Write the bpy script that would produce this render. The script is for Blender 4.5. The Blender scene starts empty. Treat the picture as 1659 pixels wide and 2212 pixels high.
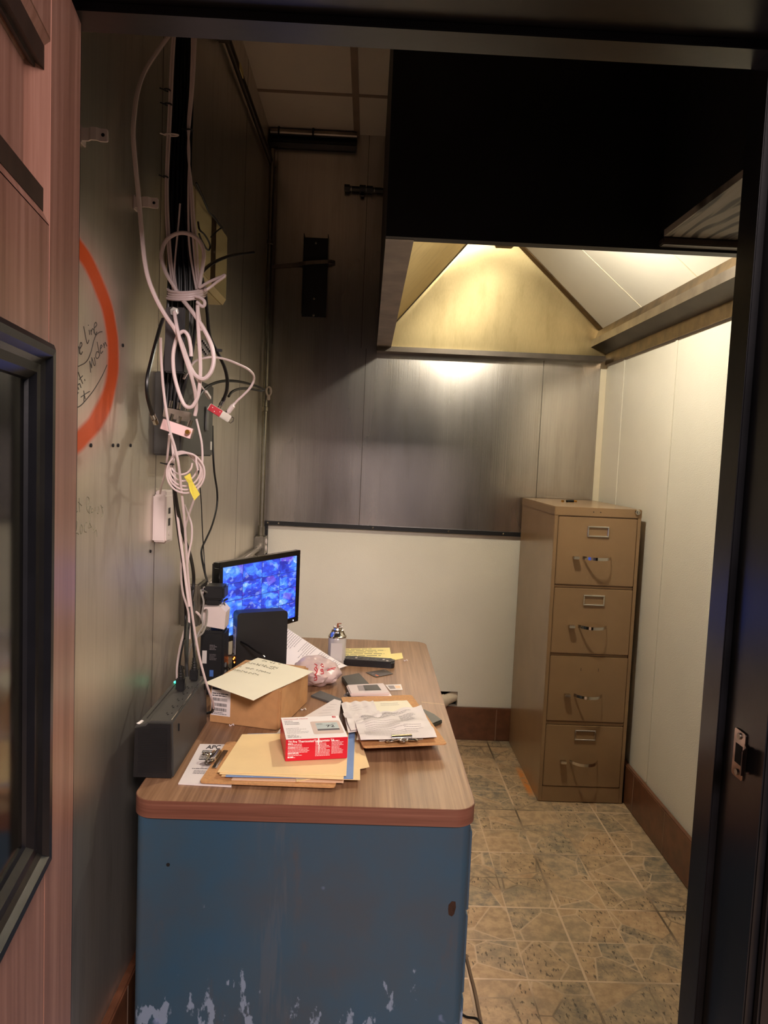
import bpy, bmesh, math, random
from mathutils import Vector, Matrix
random.seed(7)
C = bpy.context.scene.collection
SC = bpy.context.scene
V = Vector
PI = math.pi

# ------------------------------------------------------------------ camera, world, lights, exposure
W_, H_ = 1659, 2212
F_, YAW, PIT, ROL = 1576.7129, 0.0251, -0.0753, 0.0424
EYE = V((0.4883, -1.5535, 1.5029))
def _axes():
    f = V((math.sin(YAW)*math.cos(PIT), math.cos(YAW)*math.cos(PIT), math.sin(PIT)))
    r = V((math.cos(YAW), -math.sin(YAW), 0)); u = r.cross(f)
    return math.cos(ROL)*r+math.sin(ROL)*u, -math.sin(ROL)*r+math.cos(ROL)*u, f
AR, AU, AF = _axes()
cd = bpy.data.cameras.new('camera'); cam = bpy.data.objects.new('camera', cd); C.objects.link(cam)
cd.sensor_fit = 'VERTICAL'; cd.sensor_height = 36.0; cd.lens = F_/H_*36.0
cd.clip_start = 0.02; cd.clip_end = 60
cam.matrix_world = Matrix(((AR.x, AU.x, -AF.x, EYE.x), (AR.y, AU.y, -AF.y, EYE.y), (AR.z, AU.z, -AF.z, EYE.z), (0, 0, 0, 1)))
SC.camera = cam
SC.view_settings.view_transform = 'Standard'; SC.view_settings.look = 'None'
SC.view_settings.gamma = 1.0; SC.view_settings.use_curve_mapping = False
SC.view_settings.exposure = 1.25
w = bpy.data.worlds.new('world'); SC.world = w; w.use_nodes = True
w.node_tree.nodes['Background'].inputs[0].default_value = (0.30, 0.33, 0.46, 1)
w.node_tree.nodes['Background'].inputs[1].default_value = 0.05
def light(name, kind, loc, power, col, size=0.05, rot=None, sy=None):
    l = bpy.data.lights.new(name, kind); l.energy = power; l.color = col
    if kind == 'AREA':
        l.size = size
        if sy: l.shape = 'RECTANGLE'; l.size_y = sy
    else: l.shadow_soft_size = size
    o = bpy.data.objects.new(name, l); C.objects.link(o); o.location = loc
    if rot: o.rotation_euler = rot
    return o
LAMP = V((1.06, 1.05, 2.40))
light('hood_bulb_light', 'POINT', LAMP, 31, (1, .93, .77), 0.05)
light('hall_ceiling_light', 'AREA', (1.15, -2.9, 2.75), 62, (1, .82, .78), 0.7, (math.radians(34), 0, math.radians(6)), 0.7)

# ------------------------------------------------------------------ helpers
def ray(u, v): return AF + AR*((u-W_/2)/F_) - AU*((v-H_/2)/F_)
def at(u, v, ax, val):
    d = ray(u, v); t = (val-EYE[ax])/d[ax]; return EYE + d*t
def at_plane(u, v, P, N):
    d = ray(u, v); t = (P-EYE).dot(N)/d.dot(N); return EYE + d*t
def lin(c):
    return tuple(((x/12.92) if x <= .04045 else ((x+.055)/1.055)**2.4) for x in [q/255 for q in c])
MATS = {}
def mat(name, col, rough=.5, metal=0., var=0., vscale=8., stretch=(1, 1, 1), bump=0., bscale=60., bstretch=None, emit=0., spec=.5, col2=None, alpha=1., trans=0., coat=0., detail=4.):
    m = bpy.data.materials.new(name); m.use_nodes = True; nt = m.node_tree; b = nt.nodes['Principled BSDF']
    c = lin(col); b.inputs['Base Color'].default_value = (*c, 1); b.inputs['Roughness'].default_value = rough
    b.inputs['Metallic'].default_value = metal; b.inputs['Specular IOR Level'].default_value = spec
    b.inputs['Coat Weight'].default_value = coat; b.inputs['Alpha'].default_value = alpha
    b.inputs['Transmission Weight'].default_value = trans
    if emit: b.inputs['Emission Color'].default_value = (*c, 1); b.inputs['Emission Strength'].default_value = emit
    if var or col2 or bump:
        tc = nt.nodes.new('ShaderNodeTexCoord')
        def noise(sc, st):
            mp = nt.nodes.new('ShaderNodeMapping'); mp.inputs['Scale'].default_value = st
            nt.links.new(tc.outputs['Object'], mp.inputs[0])
            n = nt.nodes.new('ShaderNodeTexNoise'); n.inputs['Scale'].default_value = sc; n.inputs['Detail'].default_value = detail
            nt.links.new(mp.outputs[0], n.inputs[0]); return n
        if var or col2:
            n = noise(vscale, stretch); cr = nt.nodes.new('ShaderNodeValToRGB'); cr.color_ramp.elements[0].position = .32; cr.color_ramp.elements[1].position = .68
            a = lin(col2) if col2 else tuple(x*(1-var) for x in c); z = c if col2 else tuple(min(1, x*(1+var)) for x in c)
            cr.color_ramp.elements[0].color = (*a, 1); cr.color_ramp.elements[1].color = (*z, 1)
            nt.links.new(n.outputs[0], cr.inputs[0]); nt.links.new(cr.outputs[0], b.inputs['Base Color'])
        if bump:
            n = noise(bscale, bstretch or stretch); bp = nt.nodes.new('ShaderNodeBump'); bp.inputs['Strength'].default_value = bump; bp.inputs['Distance'].default_value = .002
            nt.links.new(n.outputs[0], bp.inputs['Height']); nt.links.new(bp.outputs[0], b.inputs['Normal'])
    MATS[name] = m; return m
class NT:                                             # small node-graph builder
    def __init__(s, m): s.nt = m.node_tree; s.b = s.nt.nodes['Principled BSDF']; s.tc = s.nt.nodes.new('ShaderNodeTexCoord')
    def lk(s, o, i): s.nt.links.new(o, i)
    def put(s, i, v):
        if isinstance(v, (int, float)): i.default_value = v
        elif isinstance(v, tuple): i.default_value = v
        else: s.lk(v, i)
    def math(s, op, a, b=0., c=0., clamp=False):
        n = s.nt.nodes.new('ShaderNodeMath'); n.operation = op; n.use_clamp = clamp
        s.put(n.inputs[0], a); s.put(n.inputs[1], b); s.put(n.inputs[2], c); return n.outputs[0]
    def map(s, scale=(1, 1, 1), loc=(0, 0, 0), src='Object'):
        n = s.nt.nodes.new('ShaderNodeMapping'); n.inputs['Scale'].default_value = scale; n.inputs['Location'].default_value = loc
        s.lk(s.tc.outputs[src], n.inputs[0]); return n.outputs[0]
    def noise(s, vec, scale, detail=4., rough=.5):
        n = s.nt.nodes.new('ShaderNodeTexNoise'); n.inputs['Scale'].default_value = scale; n.inputs['Detail'].default_value = detail; n.inputs['Roughness'].default_value = rough
        s.lk(vec, n.inputs[0]); return n.outputs[0]
    def voro(s, vec, scale, feat='F1', out=0):
        n = s.nt.nodes.new('ShaderNodeTexVoronoi'); n.feature = feat; n.inputs['Scale'].default_value = scale
        s.lk(vec, n.inputs['Vector']); return n.outputs[out]
    def xyz(s, vec):
        n = s.nt.nodes.new('ShaderNodeSeparateXYZ'); s.lk(vec, n.inputs[0]); return n.outputs
    def comb(s, x, y, z):
        n = s.nt.nodes.new('ShaderNodeCombineXYZ'); s.put(n.inputs[0], x); s.put(n.inputs[1], y); s.put(n.inputs[2], z); return n.outputs[0]
    def ramp(s, f, stops, interp='LINEAR'):
        n = s.nt.nodes.new('ShaderNodeValToRGB'); e = n.color_ramp.elements; n.color_ramp.interpolation = interp
        while len(e) < len(stops): e.new(.5)
        for q, (p, c) in zip(e, stops): q.position = p; q.color = (*c, 1)
        s.lk(f, n.inputs[0]); return n.outputs[0]
    def mix(s, f, a, b, bt='MIX'):
        n = s.nt.nodes.new('ShaderNodeMix'); n.data_type = 'RGBA'; n.blend_type = bt
        s.put(n.inputs[0], f)
        for i, v in ((6, a), (7, b)):
            n.inputs[i].default_value = (*v, 1) if isinstance(v, tuple) else n.inputs[i].default_value
            if not isinstance(v, tuple): s.lk(v, n.inputs[i])
        return n.outputs[2]
    def ss(s, x, a, b):                                # smoothstep a->b
        n = s.nt.nodes.new('ShaderNodeMapRange'); n.interpolation_type = 'SMOOTHSTEP'
        s.put(n.inputs[0], x); n.inputs[1].default_value = a; n.inputs[2].default_value = b; return n.outputs[0]
    def bump(s, h, st, dist=.002):
        n = s.nt.nodes.new('ShaderNodeBump'); n.inputs['Strength'].default_value = st; n.inputs['Distance'].default_value = dist
        s.lk(h, n.inputs['Height']); s.lk(n.outputs[0], s.b.inputs['Normal'])

WM = {}
def thing(name, label, cat, loc, group=None):
    o = bpy.data.objects.new(name, None); C.objects.link(o); o.location = loc; o.empty_display_size = .02
    WM[o] = Matrix.Translation(V(loc)); o['label'] = label; o['category'] = cat
    if group: o['group'] = group
    return o
def obj(name, bm, m, parent=None, label=None, smooth=False):
    bmesh.ops.recalc_face_normals(bm, faces=bm.faces[:])
    me = bpy.data.meshes.new(name); bm.to_mesh(me); bm.free()
    if smooth:
        for p in me.polygons: p.use_smooth = True
        try: me.set_sharp_from_angle(angle=math.radians(40))
        except Exception: pass
    me.materials.append(MATS[m] if isinstance(m, str) else m)
    o = bpy.data.objects.new(name, me); C.objects.link(o); WM[o] = Matrix.Identity(4)
    if parent is not None: o.parent = parent; o.matrix_parent_inverse = WM[parent].inverted()
    if label: o['label'] = label
    return o
def tag(o, label, cat, group=None):
    o['label'] = label; o['category'] = cat
    if group: o['group'] = group
    return o
def struct(name, bm, m, smooth=False):
    o = obj(name, bm, m, smooth=smooth); o['kind'] = 'structure'; return o
def B(): return bmesh.new()
def box(bm, a, b, M=None, bev=0., seg=2):
    a = V(a); b = V(b); lo = V((min(a[i], b[i]) for i in range(3))); hi = V((max(a[i], b[i]) for i in range(3)))
    r = bmesh.ops.create_cube(bm, size=1.0)
    vs = r['verts']
    for q in vs: q.co = V((lo[i]+(q.co[i]+.5)*(hi[i]-lo[i]) for i in range(3)))
    if bev:
        es = list({e for q in vs for e in q.link_edges})
        g = bmesh.ops.bevel(bm, geom=es, offset=bev, segments=seg, affect='EDGES', clamp_overlap=True)
        vs = list({q for f in g['faces'] for q in f.verts} | {q for q in vs if q.is_valid})
        if M is not None:                              # collect everything connected
            seen = set(vs); st = list(vs)
            while st:
                q = st.pop()
                for e in q.link_edges:
                    t = e.other_vert(q)
                    if t not in seen: seen.add(t); st.append(t)
            vs = list(seen)
    if M is not None:
        for q in vs: q.co = M @ q.co
    return bm
def prism(bm, pts, dvec):                              # polygon (3D) extruded by dvec
    d = V(dvec); n = len(pts)
    a = [bm.verts.new(V(p)) for p in pts]; b = [bm.verts.new(V(p)+d) for p in pts]
    bm.faces.new(a); bm.faces.new(b[::-1])
    for i in range(n): bm.faces.new((a[i], a[(i+1) % n], b[(i+1) % n], b[i]))
    return bm
def face(bm, pts): bm.faces.new([bm.verts.new(V(p)) for p in pts]); return bm
def catmull(P, n=6):
    P = [V(p) for p in P]
    if len(P) < 3: return P
    out = []
    Q = [P[0]*2-P[1]] + P + [P[-1]*2-P[-2]]
    for i in range(1, len(Q)-2):
        p0, p1, p2, p3 = Q[i-1:i+3]
        for k in range(n):
            t = k/n
            out.append(.5*((2*p1)+(p2-p0)*t+(2*p0-5*p1+4*p2-p3)*t*t+(3*p1-p0-3*p2+p3)*t**3))
    out.append(P[-1]); return out
def tube(bm, P, r, sides=8, closed=False, caps=True):
    P = [V(p) for p in P]; n = len(P); rings = []
    nrm = None
    for i in range(n):
        if closed: t = P[(i+1) % n]-P[i-1]
        else: t = P[min(i+1, n-1)]-P[max(i-1, 0)]
        if t.length < 1e-9: t = V((0, 0, 1))
        t.normalize()
        if nrm is None: nrm = t.orthogonal().normalized()
        else:
            nrm = nrm - t*nrm.dot(t); nrm = nrm.normalized() if nrm.length > 1e-6 else t.orthogonal().normalized()
        bn = t.cross(nrm); rr = r[i] if isinstance(r, (list, tuple)) else r
        rings.append([bm.verts.new(P[i]+(nrm*math.cos(2*PI*k/sides)+bn*math.sin(2*PI*k/sides))*rr) for k in range(sides)])
    for i in range(n if closed else n-1):
        a = rings[i]; b = rings[(i+1) % n]
        for k in range(sides): bm.faces.new((a[k], a[(k+1) % sides], b[(k+1) % sides], b[k]))
    if caps and not closed: bm.faces.new(rings[0][::-1]); bm.faces.new(rings[-1])
    return bm
def cyl(bm, a, b, r, sides=16, r2=None): return tube(bm, [a, b], [r, r if r2 is None else r2], sides)
def lathe(bm, c, prof, sides=28, axis=None):           # prof: (radius, height)
    c = V(c); ax = V(axis or (0, 0, 1)).normalized(); x = ax.orthogonal().normalized(); y = ax.cross(x); rings = []
    for r, h in prof:
        rings.append([bm.verts.new(c+ax*h+(x*math.cos(2*PI*k/sides)+y*math.sin(2*PI*k/sides))*max(r, 1e-4)) for k in range(sides)])
    for a, b in zip(rings, rings[1:]):
        for k in range(sides): bm.faces.new((a[k], a[(k+1) % sides], b[(k+1) % sides], b[k]))
    bm.faces.new(rings[0][::-1]); bm.faces.new(rings[-1]); return bm
def sheet(bm, fn, nu, nv, th=.0006):                   # fn(s,t)->Vector; a thin closed sheet
    top = [[bm.verts.new(fn(i/nu, j/nv)) for j in range(nv+1)] for i in range(nu+1)]
    bot = [[bm.verts.new(fn(i/nu, j/nv)-V((0, 0, th))) for j in range(nv+1)] for i in range(nu+1)]
    for i in range(nu):
        for j in range(nv):
            bm.faces.new((top[i][j], top[i+1][j], top[i+1][j+1], top[i][j+1]))
            bm.faces.new((bot[i][j], bot[i][j+1], bot[i+1][j+1], bot[i+1][j]))
    rim = [(i, 0) for i in range(nu)]+[(nu, j) for j in range(nv)]+[(i, nv) for i in range(nu, 0, -1)]+[(0, j) for j in range(nv, 0, -1)]
    for k in range(len(rim)):
        a = rim[k]; b = rim[(k+1) % len(rim)]
        bm.faces.new((top[a[0]][a[1]], top[b[0]][b[1]], bot[b[0]][b[1]], bot[a[0]][a[1]]))
    return bm
def quad(P):                                           # bilinear over 4 points: fl, fr, br, bl
    a, b, c, d = [V(p) for p in P]
    return lambda s, t: (a*(1-s)+b*s)*(1-t)+(d*(1-s)+c*s)*t
def rrect(w, h, r, n=5):                               # rounded rectangle centred on 0
    out = []
    for cx, cy, a0 in ((w/2-r, h/2-r, 0), (-w/2+r, h/2-r, 90), (-w/2+r, -h/2+r, 180), (w/2-r, -h/2+r, 270)):
        for k in range(n+1):
            a = math.radians(a0+90*k/n); out.append((cx+r*math.cos(a), cy+r*math.sin(a)))
    return out
def frame(O, X, Y):
    X = V(X).normalized(); N = X.cross(V(Y)).normalized(); Yn = N.cross(X)
    return Matrix(((X.x, Yn.x, N.x, O[0]), (X.y, Yn.y, N.y, O[1]), (X.z, Yn.z, N.z, O[2]), (0, 0, 0, 1)))
def text(bm, s, size, M, align='LEFT', bold=0., shear=0., sx=1.):
    cu = bpy.data.curves.new('t', 'FONT'); cu.body = s; cu.size = size; cu.align_x = align; cu.offset = bold; cu.shear = shear; cu.resolution_u = 3
    o = bpy.data.objects.new('t', cu); me = bpy.data.meshes.new_from_object(o)
    vs = [bm.verts.new(M @ V((q.co.x*sx, q.co.y, .0004))) for q in me.vertices]
    for p in me.polygons:
        try: bm.faces.new([vs[i] for i in p.vertices])
        except ValueError: pass
    bpy.data.objects.remove(o); bpy.data.meshes.remove(me); bpy.data.curves.remove(cu); return bm
def rows(bm, M, x0, y0, x1, n, dy, h, seed=0, fill=.85, lift=.0003, fn=None):   # lines of tiny unreadable print
    R = random.Random(seed)
    for i in range(n):
        y = y0-i*dy; x = x0; end = x0+(x1-x0)*R.uniform(fill*.7, 1)
        while x < end:
            wd = min(R.uniform(1.2, 4.)*h*1.3, end-x)
            q = [(x, y), (x+wd, y), (x+wd, y+h), (x, y+h)]
            face(bm, [fn(a, b) if fn else M @ V((a, b, lift)) for a, b in q]); x += wd+h*.55
    return bm
def strokes(bm, S, fn, r, n=4):
    for s in S: tube(bm, catmull([fn(*p) for p in s], n), r, 5)
    return bm

XL, XR, YB, ZD = -0.0734, 1.7181, 2.2914, 0.7329
ZC, HB = 3.122, .1775
YF = -0.47                                             # inner face of the doorway wall
ZR, YH, XH = 2.0589, .3375, .511                       # hood rim height, hood front, hood left side

# ------------------------------------------------------------------ materials
def steel(name, col, rough, hazard=False, waves=.35):
    m = mat(name, col, rough, 1.0); g = NT(m)
    v = g.map((1, 1, 1)); n1 = g.noise(g.map((220, 220, 1.2)), 1.0, 3)
    n2 = g.noise(g.map((3, 3, .8)), 1.0, 3); n3 = g.noise(g.map((1.2, 1.2, 1.6)), 1.2, 1)
    c = lin(col); stain = g.noise(g.map((14, 14, 2.2)), 1.0, 5, .65)
    f = g.math('MULTIPLY', g.ss(stain, .45, .75), .45)
    base = g.mix(f, g.mix(n1, tuple(x*.86 for x in c), tuple(x*1.08 for x in c)), (c[0]*.62, c[1]*.60, c[2]*.55))
    g.b.inputs['Base Color'].default_value = (*c, 1)
    g.lk(base, g.b.inputs['Base Color'])
    g.lk(g.math('ADD', rough-.06, g.math('MULTIPLY', n2, .14)), g.b.inputs['Roughness'])
    h = g.math('ADD', g.math('MULTIPLY', n1, .10), g.math('MULTIPLY', n3, waves*10))
    g.bump(h, .35, .004)
    return m, g, base
steel('brushed steel sheet', (206, 199, 192), .25, waves=.3)
steel('hood steel', (204, 184, 138), .36, waves=.7)
mL, gL, baseL = steel('brushed steel wall with spray paint', (224, 217, 206), .43)
# orange spray-paint ring and overspray on the left wall (a mark with a shape of its own)
p = gL.xyz(gL.map()); cy, cz = -.262, 1.688
wob = gL.math('MULTIPLY', gL.math('SUBTRACT', gL.noise(gL.map(), 5., 2), .5), .03)
dy_ = gL.math('MULTIPLY', gL.math('SUBTRACT', p[1], cy), .60); dz_ = gL.math('SUBTRACT', p[2], cz)
rad = gL.math('ADD', gL.math('SQRT', gL.math('ADD', gL.math('MULTIPLY', dy_, dy_), gL.math('MULTIPLY', dz_, dz_))), wob)
dd = gL.math('ABSOLUTE', gL.math('SUBTRACT', rad, .198))
core = gL.math('SUBTRACT', 1., gL.ss(dd, .014, .032)); over = gL.math('MULTIPLY', gL.math('SUBTRACT', 1., gL.ss(dd, .012, .085)), .30)
msk = gL.math('MAXIMUM', core, over)
gL.lk(gL.mix(msk, baseL, lin((192, 74, 22))), gL.b.inputs['Base Color'])
gL.lk(gL.math('SUBTRACT', 1., gL.math('MULTIPLY', msk, .97)), gL.b.inputs['Metallic'])

mat('white wall panel', (226, 220, 205), .42, bump=.5, bscale=230, var=.03, vscale=3)
mat('white ceiling panel', (226, 214, 202), .5, bump=.25, bscale=160, var=.05, vscale=3)
mat('ceiling batten', (150, 128, 112), .5, var=.1)
mat('hood white panel', (226, 220, 205), .45, bump=.4, bscale=230, var=.03, vscale=3)
mat('brown baseboard tile', (104, 66, 46), .32, var=.22, vscale=22, bump=.08, bscale=40)
mat('gloss black paint', (17, 17, 20), .28, var=.3, vscale=14, bump=.12, bscale=30)
mat('black hood paint', (13, 13, 14), .5, var=.35, vscale=6, bump=.08, bscale=30)
mat('dirty brown steel', (112, 92, 66), .38, .85, var=.35, vscale=16, bump=.2, bscale=40)
mat('dark channel steel', (82, 74, 66), .42, .7, var=.2, vscale=8)
mat('lip steel', (150, 140, 130), .35, .9, var=.25, vscale=10)
mat('white caulk', (228, 216, 190), .6, var=.04)
mat('black rubber', (12, 12, 12), .5, var=.1)
mat('black plastic', (24, 24, 26), .42, var=.12, vscale=30)
mat('black glossy plastic', (14, 14, 16), .18, var=.1)
mat('grey plastic', (92, 92, 90), .45, var=.06)
mat('dark grey box', (70, 69, 66), .5, .2, var=.08)
mat('chrome', (205, 200, 192), .14, 1., var=.04)
mat('dull zinc', (146, 141, 130), .36, 1., var=.12, vscale=30)
mat('white cable', (214, 196, 194), .42, var=.04)
mat('black cable', (12, 12, 13), .38, var=.1)
mat('grey cable', (128, 122, 116), .4, var=.06)
mat('white plastic', (216, 202, 198), .4, var=.03)
mat('cream metal', (196, 182, 140), .45, var=.05, vscale=6)
mat('tan enamel', (150, 120, 88), .25, var=.05, vscale=5, bump=.05, bscale=220)
mat('cardboard', (186, 140, 92), .75, var=.07, vscale=40, bump=.06, bscale=120)
mat('paper', (228, 220, 216), .7, var=.02, vscale=10)
mat('cream paper', (238, 232, 208), .7, var=.02, vscale=10)
mat('manila', (240, 212, 158), .65, var=.04, vscale=10)
mat('pink manila', (240, 205, 170), .65, var=.04, vscale=10)
mat('blue folder', (120, 150, 195), .6, var=.05, vscale=12)
mat('yellow paper', (236, 220, 150), .7, var=.03)
mat('yellow tape', (240, 226, 90), .5, var=.03)
mat('hardboard', (196, 146, 96), .55, var=.12, vscale=140)
mat('ink', (40, 36, 40), .6, var=.05)
mat('grey ink', (104, 98, 100), .7, var=.05)
mat('pale ink', (158, 148, 146), .7, var=.05)
mat('pencil', (120, 116, 96), .7, var=.05)
mat('marker', (58, 52, 46), .6, var=.05)
mat('red card', (214, 18, 44), .4, var=.04)
mat('red print', (196, 50, 56), .5, var=.04)
mat('red anodised', (168, 18, 34), .3, .3, var=.05)
mat('pink print and pink light', (250, 214, 212), .5, var=.02)
mat('white print', (250, 244, 240), .5, var=.02)
mat('lcd', (196, 208, 206), .3, var=.03)
mat('device beige', (222, 200, 188), .4, var=.03)
mat('plastic bag', (226, 200, 196), .3, var=.05, vscale=20, bump=.5, bscale=26, trans=.25)
mat('clear can', (206, 200, 194), .22, .25, var=.06, vscale=20)
mat('straw brown', (150, 78, 40), .4, var=.05)
mat('dark green black', (46, 46, 38), .4, var=.08)
mat('card black', (58, 50, 44), .35, var=.08)
mat('orange print', (232, 120, 70), .5, var=.05)
mat('pvc', (220, 204, 180), .5, var=.08, vscale=25)
mat('hole shadow black', (5, 5, 5), .9, var=.1)  # near-black painted where holes and slots would be dark inside
mat('led green', (60, 255, 190), .4, emit=1.6)
mat('led orange', (255, 120, 40), .4, emit=5)
mat('led white', (235, 240, 255), .4, emit=2.5)
mat('brass', (196, 150, 70), .3, 1., var=.08)
mat('brown cord', (104, 84, 66), .6, var=.1)
mat('blue label', (70, 110, 180), .4, var=.08)
mat('bulb glass', (255, 226, 170), .4, emit=8)
mat('white enamel shade', (225, 220, 205), .4, var=.03)
mat('pale label', (206, 200, 194), .5, var=.04)

# desk blue enamel with scuffs, rust and chipped patches
m = mat('blue desk enamel', (44, 92, 132), .42); g = NT(m); P3 = g.xyz(g.map()); v = g.map()
n = g.noise(v, 3.2, 5, .6); base = g.ramp(n, [(.3, lin((60, 70, 80))), (.5, lin((50, 74, 92))), (.7, lin((40, 76, 102)))])
grime = g.noise(g.map((9, 9, 3.)), 1.0, 6, .7)
base = g.mix(g.math('MULTIPLY', g.ss(grime, .55, .72), .55), base, lin((78, 70, 68)))
low = g.math('SUBTRACT', 1., g.ss(P3[2], .20, .42)); chips = g.noise(g.map((26, 26, 11)), 1.0, 5, .6)
thr = g.math('ADD', chips, g.math('MULTIPLY', low, .17))
base = g.mix(g.math('MULTIPLY', g.ss(thr, .70, .74), .65), base, lin((140, 156, 180)))
big = g.noise(g.map((5, 5, 5)), 1.0, 4, .6); lo2 = g.math('SUBTRACT', 1., g.ss(P3[2], .18, .33))
base = g.mix(g.math('MULTIPLY', g.ss(g.math('ADD', big, g.math('MULTIPLY', lo2, .15)), .70, .73), .6), base, lin((120, 134, 170)))
drip = g.noise(g.map((60, 60, 5)), 1.0, 4, .6); bx = g.math('SUBTRACT', 1., g.ss(g.math('ABSOLUTE', g.math('SUBTRACT', P3[0], .325)), .02, .06))
base = g.mix(g.math('MULTIPLY', bx, g.math('MULTIPLY', g.ss(drip, .48, .62), .4)), base, lin((78, 84, 92)))
rust = g.noise(g.map((30, 30, 14), (3, 1, 2)), 1.0, 4, .6)
base = g.mix(g.ss(rust, .76, .78), base, lin((70, 36, 24)))
g.lk(base, g.b.inputs['Base Color']); g.bump(g.math('ADD', thr, n), .12, .002)

# desk top: walnut laminate, grain along the depth; edge band with grain along the width
def wood(name, st, stops, rough):
    m = mat(name, (140, 100, 70), rough); g = NT(m)
    a = g.noise(g.map(st), 1.0, 6, .6); b = g.noise(g.map(tuple(x*.22 for x in st)), 1.0, 3); 
    f = g.math('ADD', g.math('MULTIPLY', a, .55), g.math('MULTIPLY', b, .45))
    c = g.ramp(f, stops); g.lk(c, g.b.inputs['Base Color']); g.bump(a, .05); return m, g, c
wood('walnut laminate', (150, 3.2, 3), [(.3, lin((104, 74, 50))), (.5, lin((140, 106, 78))), (.7, lin((168, 132, 100)))], .36)
wood('walnut edge', (4, 4, 240), [(.3, lin((92, 55, 42))), (.5, lin((116, 73, 58))), (.7, lin((138, 93, 76)))], .4)
wood('door wood', (70, 70, 2.2), [(.26, lin((100, 66, 54))), (.5, lin((142, 102, 88))), (.66, lin((168, 128, 114))), (.78, lin((222, 196, 182)))], .34)
wood('door dark moulding', (60, 60, 3), [(.3, lin((34, 24, 20))), (.7, lin((64, 46, 38)))], .4)
# plywood underside with strong grain
m = mat('grey plywood', (150, 140, 122), .6); g = NT(m)
dist = g.noise(g.map((3.5, 1.2, 1)), 1.0, 3); px = g.xyz(g.map())
s = g.math('SINE', g.math('MULTIPLY', g.math('ADD', g.math('MULTIPLY', px[0], 1.0), g.math('MULTIPLY', dist, .45)), 120.))
fine = g.noise(g.map((90, 6, 1)), 1.0, 4)
c = g.mix(g.math('MULTIPLY', g.ss(s, .1, .8), g.ss(fine, .3, .5)), g.mix(fine, lin((112, 106, 94)), lin((150, 142, 128))), lin((44, 38, 30)))
g.lk(c, g.b.inputs['Base Color'])
# floor: slate-look tiles, 34.6 cm, each printed with irregular flagstones
m = mat('slate look tile', (150, 120, 88), .42); g = NT(m); q = g.xyz(g.map())
T = .173
gx = g.math('DIVIDE', g.math('SUBTRACT', q[0], 1.19), T); gy = g.math('DIVIDE', g.math('SUBTRACT', q[1], .456), T)
def joint(a, period, wdt):
    fr = g.math('FRACT', g.math('ADD', g.math('DIVIDE', a, period), 100.)); e = g.math('MULTIPLY', g.math('MINIMUM', fr, g.math('SUBTRACT', 1., fr)), period*T)
    wob = g.math('MULTIPLY', g.math('SUBTRACT', g.noise(g.map(), 30., 3), .5), .004)
    return g.math('SUBTRACT', 1., g.ss(g.math('ADD', e, wob), wdt*.6, wdt))
jx = joint(gx, 2., .0048); jy = joint(gy, 2., .0042); jm = g.math('MULTIPLY', g.math('MAXIMUM', joint(gx, 1., .003), joint(gy, 1., .003)), .75)
cell = g.comb(g.math('FLOOR', gx), g.math('FLOOR', gy), 0.)
wn = g.nt.nodes.new('ShaderNodeTexWhiteNoise'); g.lk(cell, wn.inputs[0])
vv = g.nt.nodes.new('ShaderNodeVectorMath'); vv.operation = 'ADD'; g.lk(g.map((1, 1, 0)), vv.inputs[0])
sc = g.nt.nodes.new('ShaderNodeVectorMath'); sc.operation = 'SCALE'; g.lk(wn.outputs[1], sc.inputs[0]); sc.inputs[3].default_value = 3.; g.lk(sc.outputs[0], vv.inputs[1])
vo = vv.outputs[0]
crack = g.math('SUBTRACT', 1., g.ss(g.voro(vo, 6.2, 'DISTANCE_TO_EDGE'), .007, .022))
pc = g.xyz(g.voro(vo, 6.2, 'F1', 1))
stone = g.ramp(pc[0], [(.0, lin((106, 100, 90))), (.3, lin((142, 118, 92))), (.55, lin((166, 134, 102))), (.8, lin((150, 128, 104))), (1., lin((116, 108, 96)))])
n1 = g.noise(g.map(), 26., 6, .7); n2 = g.noise(g.map((1, 1, 1), (2, 5, 1)), 7., 4, .6)
stone = g.mix(g.math('MULTIPLY', g.ss(n1, .35, .65), .75), stone, lin((198, 168, 130)))
stone = g.mix(g.math('MULTIPLY', g.ss(n2, .52, .7), .5), stone, lin((104, 102, 88)))
pit = g.noise(g.map((120, 45, 1)), 1.0, 3); pitm = g.math('MULTIPLY', g.math('MULTIPLY', g.ss(pit, .58, .66), g.ss(pc[1], .55, .7)), .8)
stone = g.mix(pitm, stone, lin((58, 46, 36)))
jd = g.noise(g.map((1, 1, 1), (7, 3, 0)), 2.6, 2)
groutc = g.ramp(jd, [(.36, lin((96, 78, 60))), (.5, lin((204, 176, 146)))])
stone = g.mix(g.math('MULTIPLY', crack, .65), stone, groutc)
stone = g.mix(jm, stone, groutc)
stone = g.mix(g.math('MAXIMUM', jx, jy), stone, groutc)
# rust streak beside the cabinet foot
ru = g.math('MULTIPLY', g.math('SUBTRACT', 1., g.ss(g.math('ABSOLUTE', g.math('SUBTRACT', q[0], 1.292)), .006, .022)), g.math('MULTIPLY', g.ss(q[1], 1.60, 1.70), g.math('SUBTRACT', 1., g.ss(q[1], 1.86, 1.98))))
stone = g.mix(g.math('MULTIPLY', ru, g.ss(n1, .3, .55)), stone, lin((200, 120, 40)))
g.lk(stone, g.b.inputs['Base Color'])
g.bump(g.math('SUBTRACT', g.math('MULTIPLY', n1, .5), g.math('ADD', g.math('MAXIMUM', jx, jy), g.math('MULTIPLY', pitm, .6))), .35, .003)
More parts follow.
